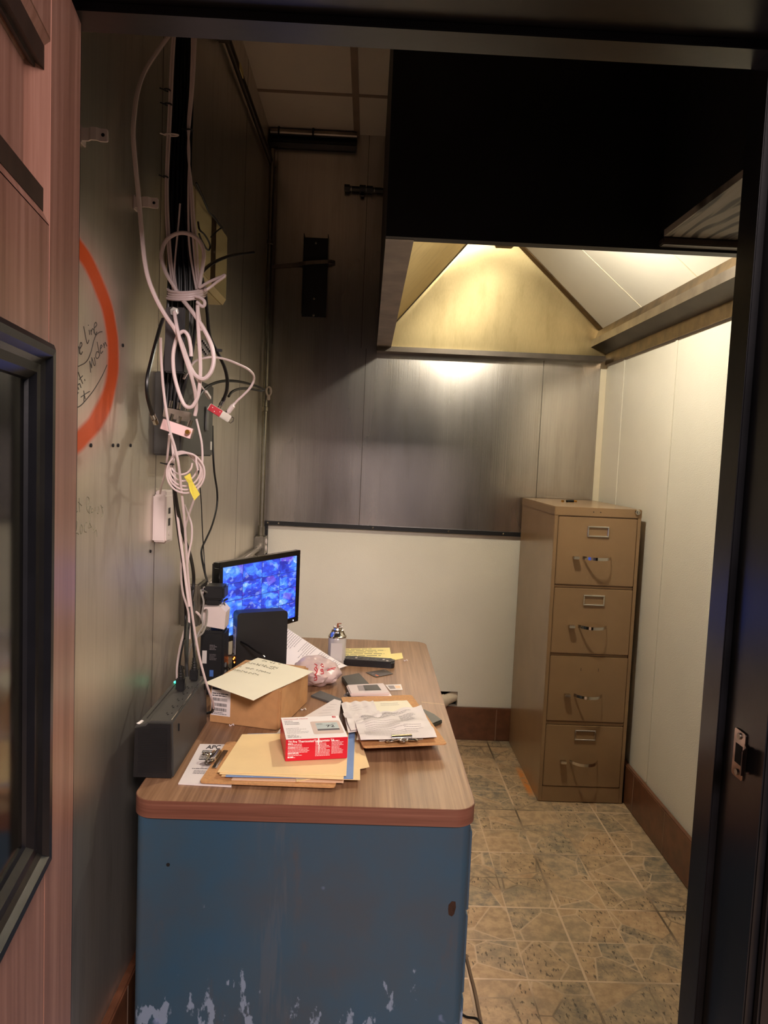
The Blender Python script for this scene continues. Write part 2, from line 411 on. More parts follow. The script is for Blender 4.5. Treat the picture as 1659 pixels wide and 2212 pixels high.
# monitor picture: a 4 x 4 wall of blue camera views
m = mat('monitor picture', (10, 10, 14), .25); g = NT(m); uv = g.tc.outputs['UV']; q = g.xyz(uv)
gx = g.math('MULTIPLY', q[0], 4.); gy = g.math('MULTIPLY', q[1], 4.)
cell = g.comb(g.math('FLOOR', gx), g.math('FLOOR', gy), 0.)
wn = g.nt.nodes.new('ShaderNodeTexWhiteNoise'); g.lk(cell, wn.inputs[0])
sc = g.nt.nodes.new('ShaderNodeVectorMath'); sc.operation = 'SCALE'; g.lk(wn.outputs[1], sc.inputs[0]); sc.inputs[3].default_value = 20.
ad = g.nt.nodes.new('ShaderNodeVectorMath'); ad.operation = 'ADD'; g.lk(uv, ad.inputs[0]); g.lk(sc.outputs[0], ad.inputs[1])
wp_ = g.nt.nodes.new('ShaderNodeVectorMath'); wp_.operation = 'ADD'; g.lk(ad.outputs[0], wp_.inputs[0]); nz = g.nt.nodes.new('ShaderNodeTexNoise'); nz.inputs['Scale'].default_value = 9.; g.lk(ad.outputs[0], nz.inputs[0]); zs = g.nt.nodes.new('ShaderNodeVectorMath'); zs.operation = 'SCALE'; zs.inputs[3].default_value = .06; g.lk(nz.outputs[1], zs.inputs[0]); g.lk(zs.outputs[0], wp_.inputs[1])
n = g.noise(ad.outputs[0], 5., 2); cc = g.xyz(g.voro(wp_.outputs[0], 9., 'F1', 1)); n3 = g.noise(wp_.outputs[0], 26., 2); c4 = g.xyz(g.voro(wp_.outputs[0], 26., 'F1', 1))
c = g.ramp(g.math('ADD', g.math('MULTIPLY', n, .75), g.math('MULTIPLY', g.math('ADD', cc[0], g.math('MULTIPLY', c4[0], .5)), .2)), [(.36, lin((40, 44, 150))), (.5, lin((50, 76, 214))), (.62, lin((70, 130, 240))), (.72, lin((120, 165, 250))), (.84, lin((210, 228, 255)))])
c = g.mix(g.math('MULTIPLY', g.ss(cc[1], .86, .93), .5), c, lin((120, 70, 180)))
c = g.mix(g.math('MULTIPLY', g.ss(n3, .58, .66), .45), c, lin((40, 56, 150)))
c = g.mix(g.math('MULTIPLY', g.ss(c4[1], .86, .9), .22), c, lin((190, 215, 255)))
ln = g.math('MAXIMUM', g.ss(g.math('ABSOLUTE', g.math('SUBTRACT', g.math('FRACT', gx), .5)), .485, .495), g.ss(g.math('ABSOLUTE', g.math('SUBTRACT', g.math('FRACT', gy), .5)), .48, .49))
c = g.mix(ln, c, lin((30, 40, 110)))
g.lk(c, g.b.inputs['Emission Color']); g.b.inputs['Emission Strength'].default_value = .62

# ------------------------------------------------------------------ the setting
b = B(); box(b, (-.6, -3.2, -.05), (2.4, YB+.1, 0)); struct('floor', b, 'slate look tile')
b = B(); box(b, (XL-.10, -.60, 0), (XL, YB+.1, ZC+.2)); wl = struct('wall_left', b, 'brushed steel wall with spray paint')
# marker writing on the steel
w1 = lambda x, y: at(150+x*.1085, 680+y*.1085, 0, XL)
S1 = [[(280, 230), (300, 330), (320, 450), (350, 570), (375, 540), (385, 500)], [(385, 300), (392, 350), (395, 400)], [(372, 200), (376, 215)],
      [(420, 300), (428, 350), (435, 400)], [(425, 350), (455, 280), (480, 300), (485, 370)],
      [(490, 270), (540, 200), (520, 150), (492, 200), (488, 300), (510, 395), (545, 340)],
      [(130, 640), (142, 700), (150, 760)], [(140, 690), (165, 630), (185, 660), (195, 780)], [(200, 690), (245, 600), (230, 550), (205, 600), (200, 720), (225, 790), (258, 735)],
      [(135, 1050), (220, 1005), (300, 965), (370, 880), (430, 720), (480, 520), (530, 400), (600, 345), (650, 335)],
      [(420, 1150), (410, 1030), (398, 920)], [(398, 920), (420, 990), (442, 1060)], [(442, 1060), (442, 950), (440, 850)], [(440, 850), (465, 930), (490, 1010), (512, 980), (490, 850)],
      [(520, 800), (545, 735), (590, 760), (585, 830), (550, 870), (520, 840), (520, 800)], [(548, 540), (570, 660), (600, 810)],
      [(605, 690), (645, 630), (630, 600), (608, 650), (620, 770), (662, 725)], [(672, 565), (685, 620), (692, 660)], [(690, 620), (705, 550), (720, 570), (742, 625)],
      [(745, 1000), (640, 1230), (480, 1500), (330, 1690), (230, 1800), (120, 1865)],
      [(150, 1400), (165, 1440), (182, 1490)], [(170, 1400), (200, 1370), (228, 1450)], [(170, 1140), (215, 1260), (262, 1370)], [(190, 1290), (260, 1215)], [(298, 1285), (306, 1312)],
      [(225, 1640), (310, 1580), (400, 1525)], [(280, 1510), (295, 1600), (312, 1680)], [(290, 1560), (285, 1740)], [(105, 1690), (140, 1620), (172, 1545)]]
obj('marker_writing', strokes(B(), S1, w1, .0011), 'marker', wl, 'black marker handwriting inside the orange ring')
w2 = lambda x, y: at(150+x*.0723, 1060+y*.0723, 0, XL)
S2 = [[(150, 440), (200, 500), (190, 620), (150, 690)], [(195, 650), (240, 620)], [(255, 335), (310, 390), (365, 450)], [(285, 220), (288, 420), (300, 640)],
      [(510, 560), (503, 400), (508, 210), (560, 200), (592, 300), (545, 450), (515, 520), (550, 630), (605, 680)], [(590, 555), (630, 490), (600, 475), (577, 560), (590, 650)],
      [(690, 530), (650, 560), (650, 650), (700, 625), (712, 560)], [(765, 480), (768, 620)], [(858, 470), (880, 600), (855, 685), (820, 660)], [(930, 430), (960, 480), (992, 512)], [(955, 500), (1000, 680), (958, 785)],
      [(222, 900), (210, 1100), (200, 1200)], [(185, 1295), (230, 1262), (268, 1310)], [(340, 1000), (315, 1140), (335, 1290), (372, 1230), (378, 1080), (340, 1000)], [(525, 945), (465, 980), (438, 1100), (450, 1220), (510, 1240)],
      [(622, 780), (600, 950), (555, 1110), (640, 1095)], [(600, 950), (625, 1030), (655, 1092)], [(695, 1190), (760, 1090)], [(735, 1250), (790, 1172), (810, 1250), (815, 1380)]]
obj('marker_writing', strokes(B(), S2, w2, .0009), 'pencil', wl, 'faint pencil handwriting below the orange ring')
b = B()
for u, v in ((195, 962), (243, 962), (254, 962), (281, 962), (264, 746), (324, 1191)):
    P = at(u, v, 0, XL); cyl(b, P, P+V((.003, 0, 0)), .004, 8)
obj('screw_hole', b, 'hole shadow black', wl, 'small dark screw holes')
b = B()                                                # vertical sheet seams
for y in (.40, 1.62): box(b, (XL, y-.0008, .18), (XL+.0008, y+.0008, ZC))
obj('sheet_seam', b, 'dark channel steel', wl)
hx0, hx1, hz0, hz1 = .905, 1.024, .168, .256
b = B()
for a, c in (((XL-.1, 0), (hx0, ZC+.2)), ((hx1, 0), (XR+.1, ZC+.2)), ((hx0, 0), (hx1, hz0)), ((hx0, hz1), (hx1, ZC+.2))): box(b, (a[0], YB, a[1]), (c[0], YB+.1, c[1]))
wb = struct('wall_back', b, 'white wall panel')
b = B(); box(b, (hx0-.02, YB+.06, hz0-.02), (hx1+.02, YB+.1, hz1+.02)); obj('wall_cavity', b, 'hole shadow black', wb, 'dark hole in the wall')
ZT = 1.118
zt = lambda x: ZT+.010*(1-x/1.3)
b = B(); box(b, (XL, YB-.012, ZT), (XR-.035, YB, ZC)); sp = obj('steel_panel', b, 'brushed steel sheet', wb, 'brushed steel upper wall sheet')
b = B()
for u in (785, 1168):
    x = at(u, 900, 1, YB-.012).x; box(b, (x-.0012, YB-.0135, ZT+.02), (x+.0012, YB-.012, ZR))
for x in (XL+.045, .43): box(b, (x-.001, YB-.0135, ZR), (x+.001, YB-.012, ZC))
obj('sheet_seam', b, 'dark channel steel', sp)
b = B(); box(b, (XR-.035, YB-.006, HB), (XR, YB, ZR-.01), bev=.001); obj('corner_strip', b, 'white caulk', wb)
b = B(); box(b, (XL+.003, YB-.008, .5), (XL+.04, YB-.004, ZT)); obj('steel_margin', b, 'brushed steel sheet', wb)
b = B(); box(b, (XR, -.60, 0), (XR+.1, YB+.1, ZC+.2)); wr = struct('wall_right', b, 'white wall panel')
b = B()
for y in (1.412, 2.02): box(b, (XR-.0035, y-.011, HB+.005), (XR, y+.011, ZR-.03), bev=.0012)
obj('panel_moulding', b, 'hood white panel', wr, 'vertical white joint moulding')
b = B(); box(b, (XL-.1, -.60, ZC), (XR+.1, YB+.1, ZC+.1)); ce = struct('ceiling', b, 'white ceiling panel')
b = B(); yy = 1.872
box(b, (XL, yy-.011, ZC-.003), (XH, yy+.011, ZC))
obj('ceiling_seam', b, 'ceiling batten', ce)
b = B(); box(b, (.352, 1.0, ZC-.007), (.382, YB-.012, ZC)); obj('ceiling_batten', b, 'ceiling batten', ce, 'painted batten over the ceiling joint')
# baseboards of brown tile with a bullnose top
def baseboard(name, x0, x1, y0, y1, axis):
    b = B(); box(b, (x0, y0, 0), (x1, y1, HB), bev=.004)
    o = struct(name, b, 'brown baseboard tile')
    j = B(); L = (y1-y0) if axis == 1 else (x1-x0); k = .31
    while k < L:
        if axis == 1:
            fx = x0 if name.endswith('right') else x1; box(j, (fx-.0008, y0+k-.0015, .002), (fx+.0008, y0+k+.0015, HB-.004))
        else: box(j, (x0+k-.0015, y0-.0008, .002), (x0+k+.0015, y0+.0008, HB-.004))
        k += .33
    obj('tile_joint', j, 'ceiling batten', o)
baseboard('baseboard_right', XR-.022, XR, YF, YB, 1)
baseboard('baseboard_back', .925, XR-.022, YB-.024, YB, 0)
baseboard('baseboard_left', XL, XL+.022, YF, YB-.024, 1)
# doorway wall, frame
b = B()
box(b, (XL-.5, -.60, 0), (.030, YF, ZC+.2)); box(b, (1.075, -.60, 0), (XR+.1, YF, ZC+.2)); box(b, (.030, -.60, 2.135), (1.075, YF, ZC+.2))
struct('wall_front', b, 'gloss black paint')
tilt = .0
def jamb(name, xa, xb, stop):
    b = B(); box(b, (xa, -.62, 0), (xb, YF+.012, 2.135), bev=.002)
    s0 = xa-.012 if stop < 0 else xb; box(b, (s0, -.512, 0), (s0+.012, YF+.012, 2.09), bev=.0015)
    return struct(name, b, 'gloss black paint')
jr = jamb('trim_1', 1.033, 1.080, -1)
jamb('trim_2', .012, .046, 1)
b = B(); box(b, (.046, -.62, 2.098), (1.033, YF+.012, 2.138), bev=.002); box(b, (.046, -.512, 2.086), (1.033, YF+.012, 2.098), bev=.0015)
struct('trim_3', b, 'gloss black paint')
b = B(); box(b, (1.045, -.635, 0), (1.14, -.62, 2.18), bev=.003); box(b, (.03, -.635, 2.11), (1.045, -.62, 2.2), bev=.003)
struct('trim_4', b, 'gloss black paint')
# door, swung out towards the viewer on its left hinges
DD = V((-.15386, .98809, 0)).normalized(); DN = V((DD.y, -DD.x, 0)); DP = V((.074, -.501, 0))
def dpt(s, z, n=0.): return DP+DD*s+DN*n+V((0, 0, z))
MD = Matrix(((DD.x, DN.x, 0, DP.x), (DD.y, DN.y, 0, DP.y), (0, 0, 1, 0), (0, 0, 0, 1)))
b = B()
LWR = (-.76, -.150, .970, 1.620); UPR = (-.76, -.150, 1.762, 1.972)
box(b, (-.90, -.040, .012), (0, -.022, 2.075), MD)
for a in ((-.150, 0, .012, 2.075), (-.90, -.76, .012, 2.075), (-.76, -.150, 1.972, 2.075), (-.76, -.150, 1.620, 1.762), (-.76, -.150, .012, .970)):
    box(b, (a[0], -.023, a[2]), (a[1], 0, a[3]), MD, bev=.002, seg=1)
dr = struct('door_1', b, 'door wood')
def moulding(rect, wd, dep, m_, lab):
    s0, s1, z0, z1 = rect; b = B(); k = 3
    for i in range(k):
        f0, f1 = i/k, (i+1)/k; d0, d1 = -dep*f0-.0005, -dep*f1-.0005
        for A, Bq in (((s0, z0, s1, z0), (1, 1, -1, 1)), ((s0, z1, s1, z1), (1, -1, -1, -1)), ((s0, z0, s0, z1), (1, 1, 1, -1)), ((s1, z0, s1, z1), (-1, 1, -1, -1))):
            p0 = (A[0]+Bq[0]*wd*f0, A[1]+Bq[1]*wd*f0); p1 = (A[2]+Bq[2]*wd*f0, A[3]+Bq[3]*wd*f0)
            q0 = (A[0]+Bq[0]*wd*f1, A[1]+Bq[1]*wd*f1); q1 = (A[2]+Bq[2]*wd*f1, A[3]+Bq[3]*wd*f1)
            face(b, [dpt(*p0, d0), dpt(*p1, d0), dpt(*q1, d1), dpt(*q0, d1)])
            if i < k-1: face(b, [dpt(*q0, d1), dpt(*q1, d1), dpt(*q1, d1-.002), dpt(*q0, d1-.002)])
    obj('panel_moulding', b, m_, dr, lab)
def bead(rect, prof, m_, lab):
    s0, s1, z0, z1 = rect; b = B(); rings = []
    for w0, d0 in prof: rings.append([b.verts.new(dpt(a, c, d0)) for a, c in ((s0+w0, z0+w0), (s1-w0, z0+w0), (s1-w0, z1-w0), (s0+w0, z1-w0))])
    for A, Bq in zip(rings, rings[1:]):
        for i in range(4): b.faces.new((A[i], A[(i+1) % 4], Bq[(i+1) % 4], Bq[i]))
    obj('panel_moulding', b, m_, dr, lab)
bead(LWR, [(-.002, .0005), (-.001, .006), (.006, .010), (.014, .009), (.020, .002), (.026, -.002), (.036, -.003), (.044, -.010), (.046, -.016)], 'gloss black paint', 'black bolection moulding around the lower panel')
moulding(UPR, .050, .018, 'door wood', None)
b = B(); box(b, (LWR[0]+.04, -.022, LWR[2]+.04), (LWR[1]-.04, -.0145, LWR[3]-.04), MD); mat('smoked panel', (40, 38, 34), .12, .6, var=.2, vscale=5, stretch=(4, 4, .6)); obj('lower_panel', b, 'smoked panel', dr, 'dark mirror-like lower door panel')
b = B(); box(b, (UPR[0]+.045, -.022, UPR[2]+.045), (UPR[1]-.045, -.016, UPR[3]-.045), MD, bev=.003); obj('upper_panel', b, 'door wood', dr)
b = B()
for z in (UPR[2], UPR[3]-.05): box(b, (UPR[0], -.0195, z+.006), (UPR[1]-.006, -.004, z+.044), MD, bev=.006)
obj('panel_ledge', b, 'door dark moulding', dr, 'dark-stained top and bottom rails of the upper panel')
# strike plate on the right jamb
st = thing('strike_plate', 'chrome strike plate on the black right door jamb', 'strike plate', (1.031, -.57, 1.09))
M = frame((1.0325, -.558, 1.104), (0, -1, 0), (0, 0, 1)); M = M
b = B(); pts = rrect(.030, .068, .004)
prism(b, [M @ V((x, y, 0)) for x, y in pts], (-.002, 0, 0)); mat('worn chrome', (150, 132, 122), .22, 1., var=.3, vscale=60); obj('plate', b, 'worn chrome', st)
b = B(); pr = [(.015, 0), (.022, .001), (.029, .006), (.033, .013)]
for (a0, h0), (a1, h1) in zip(pr, pr[1:]): prism(b, [M @ V((a0, -.020, h0+.001)), M @ V((a1, -.017, h1+.001)), M @ V((a1, .017, h1+.001)), M @ V((a0, .020, h0+.001))], (-.0015, 0, 0))
obj('lip', b, 'worn chrome', st)
for yq in (-.026, .026): P = M @ V((0, yq, .002)); b = B(); cyl(b, P, P-V((.002, 0, 0)), .0045, 12); obj('screw', b, 'dull zinc', st)
b = B(); box(b, (1.0318, -.568, 1.090), (1.0303, -.549, 1.118)); obj('latch_hole', b, 'hole shadow black', st)
# dropped plywood soffit inside the doorway
b = B(); box(b, (1.205, YF+.013, 2.098), (XR, YH-.002, ZC)); so = struct('trim_5', b, 'black hood paint')
b = B(); box(b, (1.205, YF+.013, 2.082), (XR, YH-.034, 2.098)); obj('plywood_underside', b, 'grey plywood', so, 'bare grained plywood underside')
b = B(); box(b, (1.205, YH-.034, 2.064), (XR, YH-.002, 2.0815), bev=.003); obj('angle_iron', b, 'dark channel steel', so, 'grey steel angle along the plywood edge')
# ------------------------------------------------------------------ exhaust hood
hd = thing('exhaust_hood', 'big black kitchen exhaust hood hung over the back of the room', 'exhaust hood', (1.1, 1.3, ZR))
b = B(); box(b, (XH, YH, ZR+.012), (XR, YH+.02, ZC)); box(b, (XH, YH, ZR), (XR, YH+.035, ZR+.012)); obj('front_panel', b, 'black hood paint', hd, 'matte black front face')
b = B(); box(b, (XH, YH+.02, ZR+.002), (XH+.012, YB-.012, ZC)); obj('side_panel', b, 'black hood paint', hd)
b = B(); box(b, (XH, YH+.02, ZR-.001), (.583, YB-.012, ZR+.004)); obj('rim', b, 'lip steel', hd, 'flat grey steel left rim')
RX, RZ, RY0, RY1 = 1.05, 2.706, .60, 2.128                # ridge
X0, Z0 = XH+.012, ZR+.045                               # foot of the left slope
X1, Z1 = 1.652, 2.200                                   # foot of the right slope
YK = YB-.014
b = B()
prism(b, [(X0, YH+.02, Z0), (RX, RY0, RZ), (RX, RY1, RZ), (X0, YK-.010, Z0)], (-.004, 0, .004))
obj('side_slope', b, 'hood steel', hd, 'lit steel left slope')
# back slope, gently dished so the lamp makes a curved highlight
ZK = ZR+.012
def bk(s, t):
    lft = V((.494, YK, ZK)); rgt = V((1.805, YK, ZK)); tl = V((RX-.001, RY1, RZ)); tr = V((RX+.001, RY1, RZ))
    p = (lft*(1-s)+rgt*s)*(1-t)+(tl*(1-s)+tr*s)*t
    p.x = min(max(p.x, .513), XR-.008)
    bul = math.sin(PI*s)*math.sin(PI*min(1, t*1.3))*.016 + .005*math.sin(2*PI*s*1.3+.6)*math.sin(PI*min(1, t*1.6))
    return p+V((0, -.97, -.24))*(-bul)
b = B(); sheet(b, bk, 28, 20, .003); obj('back_slope', b, 'hood steel', hd, 'lit golden steel back slope', smooth=True)
b = B(); box(b, (XH, YK-.085, ZR-.022), (XR-.04, YK+.002, ZR+.003)); obj('back_rim', b, 'dark channel steel', hd)
b = B(); prism(b, [(X1, YH+.02, Z1), (RX, RY0, RZ), (RX, RY1, RZ), (X1, YK-.036, Z1)], (.004, 0, .004)); rs = obj('white_slope', b, 'hood white panel', hd, 'white panelled right slope')
sl = V((RX-X1, 0, RZ-Z1)).normalized(); sn = V((-sl.z, 0, sl.x)).normalized()
if sn.z > 0: sn = -sn
for y in (1.66, 1.12):
    P = V((X1, y, Z1)); Q = P+sl*.60; b = B()
    prism(b, [P+V((0, -.003, 0)), P+V((0, .003, 0)), Q+V((0, .003, 0)), Q+V((0, -.003, 0))], sn*.0015)
    obj('panel_joint', b, 'white caulk', rs)
hipA = V((X1+.02, YK-.030, Z1-.012)); hipB = V((RX, RY1, RZ-.004))
b = B(); wv = V((0, -.062, 0))
prism(b, [hipA, hipB, hipB+wv*.8, hipA+wv], sn*.006); obj('hip_beam', b, 'dirty brown steel', hd, 'brown stained steel strip along the hip')
b = B(); tube(b, [V((X0+.002, YK-.018, Z0-.002)), V((RX, RY1, RZ-.004))], .003, 6); obj('hip_seam', b, 'dark channel steel', hd)
# grease gutter along the right wall
def strip(name, prof, m_, lab=None):                    # prof: list of (x,z) polyline, thickened 3 mm
    b = B()
    for (xa, za), (xb, zb) in zip(prof, prof[1:]):
        d = V((xb-xa, 0, zb-za)).normalized(); nn = V((d.z, 0, -d.x))*.003
        prism(b, [(xa, YH+.02, za), (xb, YH+.02, zb), (xb, YK-.005, zb), (xa, YK-.005, za)], nn)
    obj(name, b, m_, hd, lab)
strip('gutter_flashing', [(1.703, 2.028), (1.703, 2.083)], 'dirty brown steel', 'brown stained flashing on the right wall')
strip('gutter_underside', [(1.703, 2.083), (1.622, 2.116)], 'dark channel steel')
strip('gutter_lip', [(1.622, 2.116), (1.622, 2.152)], 'lip steel', 'bright worn gutter lip')
strip('gutter_channel', [(1.622, 2.152), (1.640, 2.160), (1.652, 2.200)], 'dirty brown steel')
P = at(1093, 527, 1, 2.10)
b = B(); box(b, P+V((-.045, -.03, -.012)), P+V((.04, .02, .03)), bev=.004); obj('fixture_bracket', b, 'dirty brown steel', hd)
lf = thing('light_fixture', 'bulb holder hung from the ridge inside the hood', 'lamp', LAMP+V((0, 0, .06)))
b = B(); cyl(b, LAMP+V((0, 0, .10)), LAMP+V((0, 0, .296)), .012); lathe(b, LAMP+V((0, 0, .062)), [(.018, 0), (.03, .01), (.03, .04), (.014, .05)]); obj('socket', b, 'dull zinc', lf)
b = B(); lathe(b, LAMP, [(.105, .006), (.107, .006), (.100, .030), (.070, .055), (.034, .068), (.030, .068), (.066, .052), (.096, .028)], 32); obj('added_shade', b, 'white enamel shade', lf, 'unseen white lamp cap added to keep the upper hood dark')  # cap added out of view so the hood's upper slopes stay dark
b = B(); lathe(b, LAMP+V((0, 0, .052)), [(.004, 0), (.016, .004), (.018, .010), (.012, .012)]); obj('bulb', b, 'bulb glass', lf)
# ------------------------------------------------------------------ pieces on the back wall
tr = thing('rail_trim', 'black screwed rail edging the white lower back wall', 'wall trim', (.6, YB-.02, ZT))
b = B(); M_ = lambda x: zt(x)
prism(b, [(XL+.034, YB-.022, zt(0)-.006), (1.33, YB-.022, zt(1.3)-.006), (1.33, YB-.022, zt(1.3)+.016), (XL+.034, YB-.022, zt(0)+.016)], (0, .0215, 0))
obj('top_rail', b, 'black plastic', tr)
b = B(); box(b, (XL+.034, YB-.022, .50), (XL+.052, YB-.0005, zt(0)-.004)); obj('side_rail', b, 'black plastic', tr)
for x in (-.022, .035, .53, .93, 1.22):
    b = B(); P = V((x, YB-.022, zt(x)+.005)); lathe(b, P, [(.005, -.001), (.005, .001), (.0025, .003)], 12, (0, -1, 0)); obj('screw', b, 'chrome', tr)
pp = thing('drain_pipe', 'cream plastic pipe poking out of the hole in the back wall', 'pipe', (.95, YB-.05, .20))
b = B(); A = V((1.03, YB+.055, .222)); Bp = V((.80, YB-.16, .196)); tube(b, catmull([A, A.lerp(Bp, .5), Bp], 4), .028, 16); obj('pipe', b, 'pvc', pp, smooth=True)
b = B(); d = (A-Bp).normalized(); tube(b, [A.lerp(Bp, .34), A.lerp(Bp, .58)], .0335, 16); obj('coupling', b, 'pvc', pp, smooth=True)
# U-channel and strap high on the back wall
ch = thing('wall_channel', 'black steel channel bracket screwed high on the dark back wall', 'bracket', (.18, YB-.03, 2.41))
c0 = at(657, 512, 1, YB-.02); c1 = at(706, 686, 1, YB-.02); yb = YB-.0125
b = B(); box(b, (c0.x, yb-.004, c1.z), (c1.x-.005, yb, c0.z)); obj('web', b, 'black plastic', ch)
for x in (c0.x, c1.x-.008):
    b = B(); box(b, (x, yb-.032, c1.z+.01), (x+.003, yb-.004, c0.z+.012)); obj('flange', b, 'black plastic', ch)
for v in (525, 645, 681):
    P = at(681, v, 1, yb-.004); b = B(); lathe(b, V((c0.x*.5+c1.x*.5-.004, yb-.004, P.z)), [(.006, -.001), (.006, .002), (.003, .004)], 12, (0, -1, 0)); obj('screw', b, 'dull zinc', ch)
q = [at(574, 578, 1, yb-.004), at(640, 571, 1, yb-.012), at(660, 568, 1, yb-.038), at(708, 565, 1, yb-.038), at(724, 567, 1, yb-.01)]
b = B(); sp_ = catmull(q, 5)
for a, c in zip(sp_, sp_[1:]): face(b, [a-V((0, 0, .009)), c-V((0, 0, .009)), c+V((0, 0, .009)), a+V((0, 0, .009))])
so_ = obj('metal_strap', b, 'lip steel'); md = so_.modifiers.new('thick', 'SOLIDIFY'); md.thickness = .0015
tag(so_, 'thin bright metal strap lying across the black wall channel', 'strap')
ft = thing('pipe_fitting', 'dark gas pipe fitting stub beside the hood on the back wall', 'pipe fitting', at(790, 410, 1, YB-.04))
A = at(744, 406, 1, YB-.04); Bp = at(826, 411, 1, YB-.04)
b = B(); cyl(b, A, Bp, .012, 14); obj('nipple', b, 'black plastic', ft)
for k, (f0, f1, r) in enumerate(((0, .14, .019), (.40, .56, .021), (.58, .75, .019))):
    b = B(); cyl(b, A.lerp(Bp, f0), A.lerp(Bp, f1), r, 8); obj('union_nut', b, 'black plastic', ft)
b = B(); P = A.lerp(Bp, .48); cyl(b, P, P-V((0, 0, .034)), .010, 10); obj('valve_stem', b, 'black plastic', ft)
for f in (.17, .57, .78):
    b = B(); cyl(b, A.lerp(Bp, f), A.lerp(Bp, f+.02), .0135, 12); obj('brass_ring', b, 'dull zinc', ft, 'pale ring')
b = B(); P = A.lerp(Bp, .9); cyl(b, P, P+V((.03, 0, 0)), .0105, 12); obj('stub', b, 'black plastic', ft)
# pale pipe rail; black strips painted in for the dark gap and its shadow
rl = thing('pipe_rail', 'pale pipe rail before black strips standing for the shadowed gap under the ceiling', 'rail', at(675, 285, 1, YB-.05))
l0 = at(580, 300, 1, YB-.05); l1 = at(771, 300, 1, YB-.05)
za = at(675, 262, 1, YB-.05).z; zb = at(675, 277, 1, YB-.05).z; zc_ = at(675, 297, 1, YB-.05).z; zd = at(675, 313, 1, YB-.05).z
b = B(); box(b, (l0.x, YB-.030, zd), (l1.x, YB-.0125, za)); obj('gap_shadow', b, 'black rubber', rl)
b = B(); P = V((l0.x+.01, YB-.052, (zb+zc_)/2-.004)); cyl(b, P, V((l1.x, P.y, P.z)), (zb-zc_)*.36, 14); obj('pipe', b, 'lip steel', rl, 'pale steel pipe')
for u in (603, 677):
    x = at(u, 285, 1, YB-.05).x; b = B(); tube(b, [P*0+V((x, P.y, P.z))+V((0, .022*math.sin(a), .022*math.cos(a))) for a in [2*PI*k/14 for k in range(14)]], .005, 6, closed=True); obj('pipe_clip', b, 'black rubber', rl)
b = B(); x = at(606, 260, 1, YB-.05).x; box(b, (x-.02, YB-.04, za-.005), (x+.022, YB-.0125, za+.022), bev=.002); obj('end_bracket', b, 'black rubber', rl)
b = B(); box(b, (l0.x, YB-.075, zd-.004), (l1.x, YB-.030, zd+.012), bev=.004); obj('shadow_strip', b, 'black rubber', rl)

# ------------------------------------------------------------------ left wall: conduits, clamps, boxes
def clampw(u0, u1, v, lab):
    P = at(u0, v, 0, XL); L = at(u1, v+3, 1, P.y).x-XL; z = P.z; y = P.y
    t = thing('conduit_strap', lab, 'pipe strap', (XL, y, z), 'empty plastic straps on the steel wall')
    b = B(); pts = [(0, 0), (.30*L, 0), (.42*L, -.006), (.62*L, -.006), (.72*L, 0), (.96*L, 0), (L, .001)]
    for k, ((xa, ya), (xc, yc)) in enumerate(zip(pts, pts[1:])):
        ha = .0115 if k < 5 else .009; prism(b, [(XL+xa+.0006, y+ya, z-.0115), (XL+xc+.0006, y+yc, z-ha), (XL+xc+.0006, y+yc, z+ha), (XL+xa+.0006, y+ya, z+.0115)], (0, .004, 0))
    obj('strap', b, 'white plastic', t)
    b = B(); P = V((XL+.84*L, y, z)); cyl(b, P, P-V((0, .0006, 0)), .0034, 10); obj('screw_hole', b, 'hole shadow black', t)
    b = B(); box(b, (XL+.0004, y-.002, z-.016), (XL+.004, y+.022, z+.016), bev=.001); obj('foot', b, 'white plastic', t)
clampw(172, 232, 289, 'upper white plastic strap on the steel wall beside the door')
clampw(288, 341, 436, 'white plastic strap on the steel wall behind the looping white cable')
cv = thing('corner_conduit', 'grey metal conduit rising up the back left corner', 'conduit', (XL+.03, 2.21, 1.08))
b = B(); ct = at(571, 320, 0, XL+.028); cb = V((XL+.028, 2.205, 1.085)); ct = V((XL+.028, 2.205, 3.0))
cyl(b, cb, ct, .0125, 14); obj('tube', b, 'dull zinc', cv, smooth=True)
b = B(); cyl(b, cb-V((0, 0, .012)), cb+V((0, 0, .035)), .017, 12); obj('connector', b, 'dull zinc', cv)
for z in (1.72, 2.55):
    b = B(); lathe(b, V((XL+.028, 2.205, z)), [(.0125, -.012), (.0155, -.010), (.0155, .010), (.0125, .012)], 14); obj('coupling', b, 'dull zinc', cv)
jb = thing('junction_box', 'metal junction box at the foot of the corner conduit', 'junction box', (XL+.03, 2.205, 1.03))
b = B(); box(b, (XL+.001, 2.15, .975), (XL+.050, 2.255, 1.072), bev=.005); obj('box', b, 'dull zinc', jb)
b = B(); box(b, (XL+.0505, 2.152, .978), (XL+.0535, 2.252, 1.070), bev=.001); obj('cover', b, 'dull zinc', jb)
for dz in (-.018, .018):
    b = B(); lathe(b, V((XL+.0535, 2.20, 1.024+dz)), [(.016, 0), (.016, .004), (.011, .006)], 16, (1, 0, 0)); obj('socket', b, 'white plastic', jb, 'white outlet face')
cl = thing('low_conduit', 'grey metal conduit running low along the left wall behind the monitor', 'conduit', (XL+.03, 1.5, 1.03))
b = B(); tube(b, [V((XL+.024, 2.148, 1.012)), V((XL+.024, 1.6, 1.02)), V((XL+.024, .82, 1.035))], .011, 12); obj('tube', b, 'dull zinc', cl, smooth=True)
b = B(); cyl(b, V((XL+.024, 2.148, 1.012)), V((XL+.024, 2.105, 1.012)), .0155, 12); obj('connector', b, 'dull zinc', cl)
cc_ = thing('ceiling_conduit', 'dark conduit running below the ceiling along the left wall', 'conduit', (XL+.02, 1.4, 2.93))
A = V((XL+.02, YF, 2.87)); Bq = V((XL+.02, YB-.02, 2.945)); b = B(); cyl(b, A, Bq, .013, 12); obj('tube', b, 'dark channel steel', cc_, smooth=True)
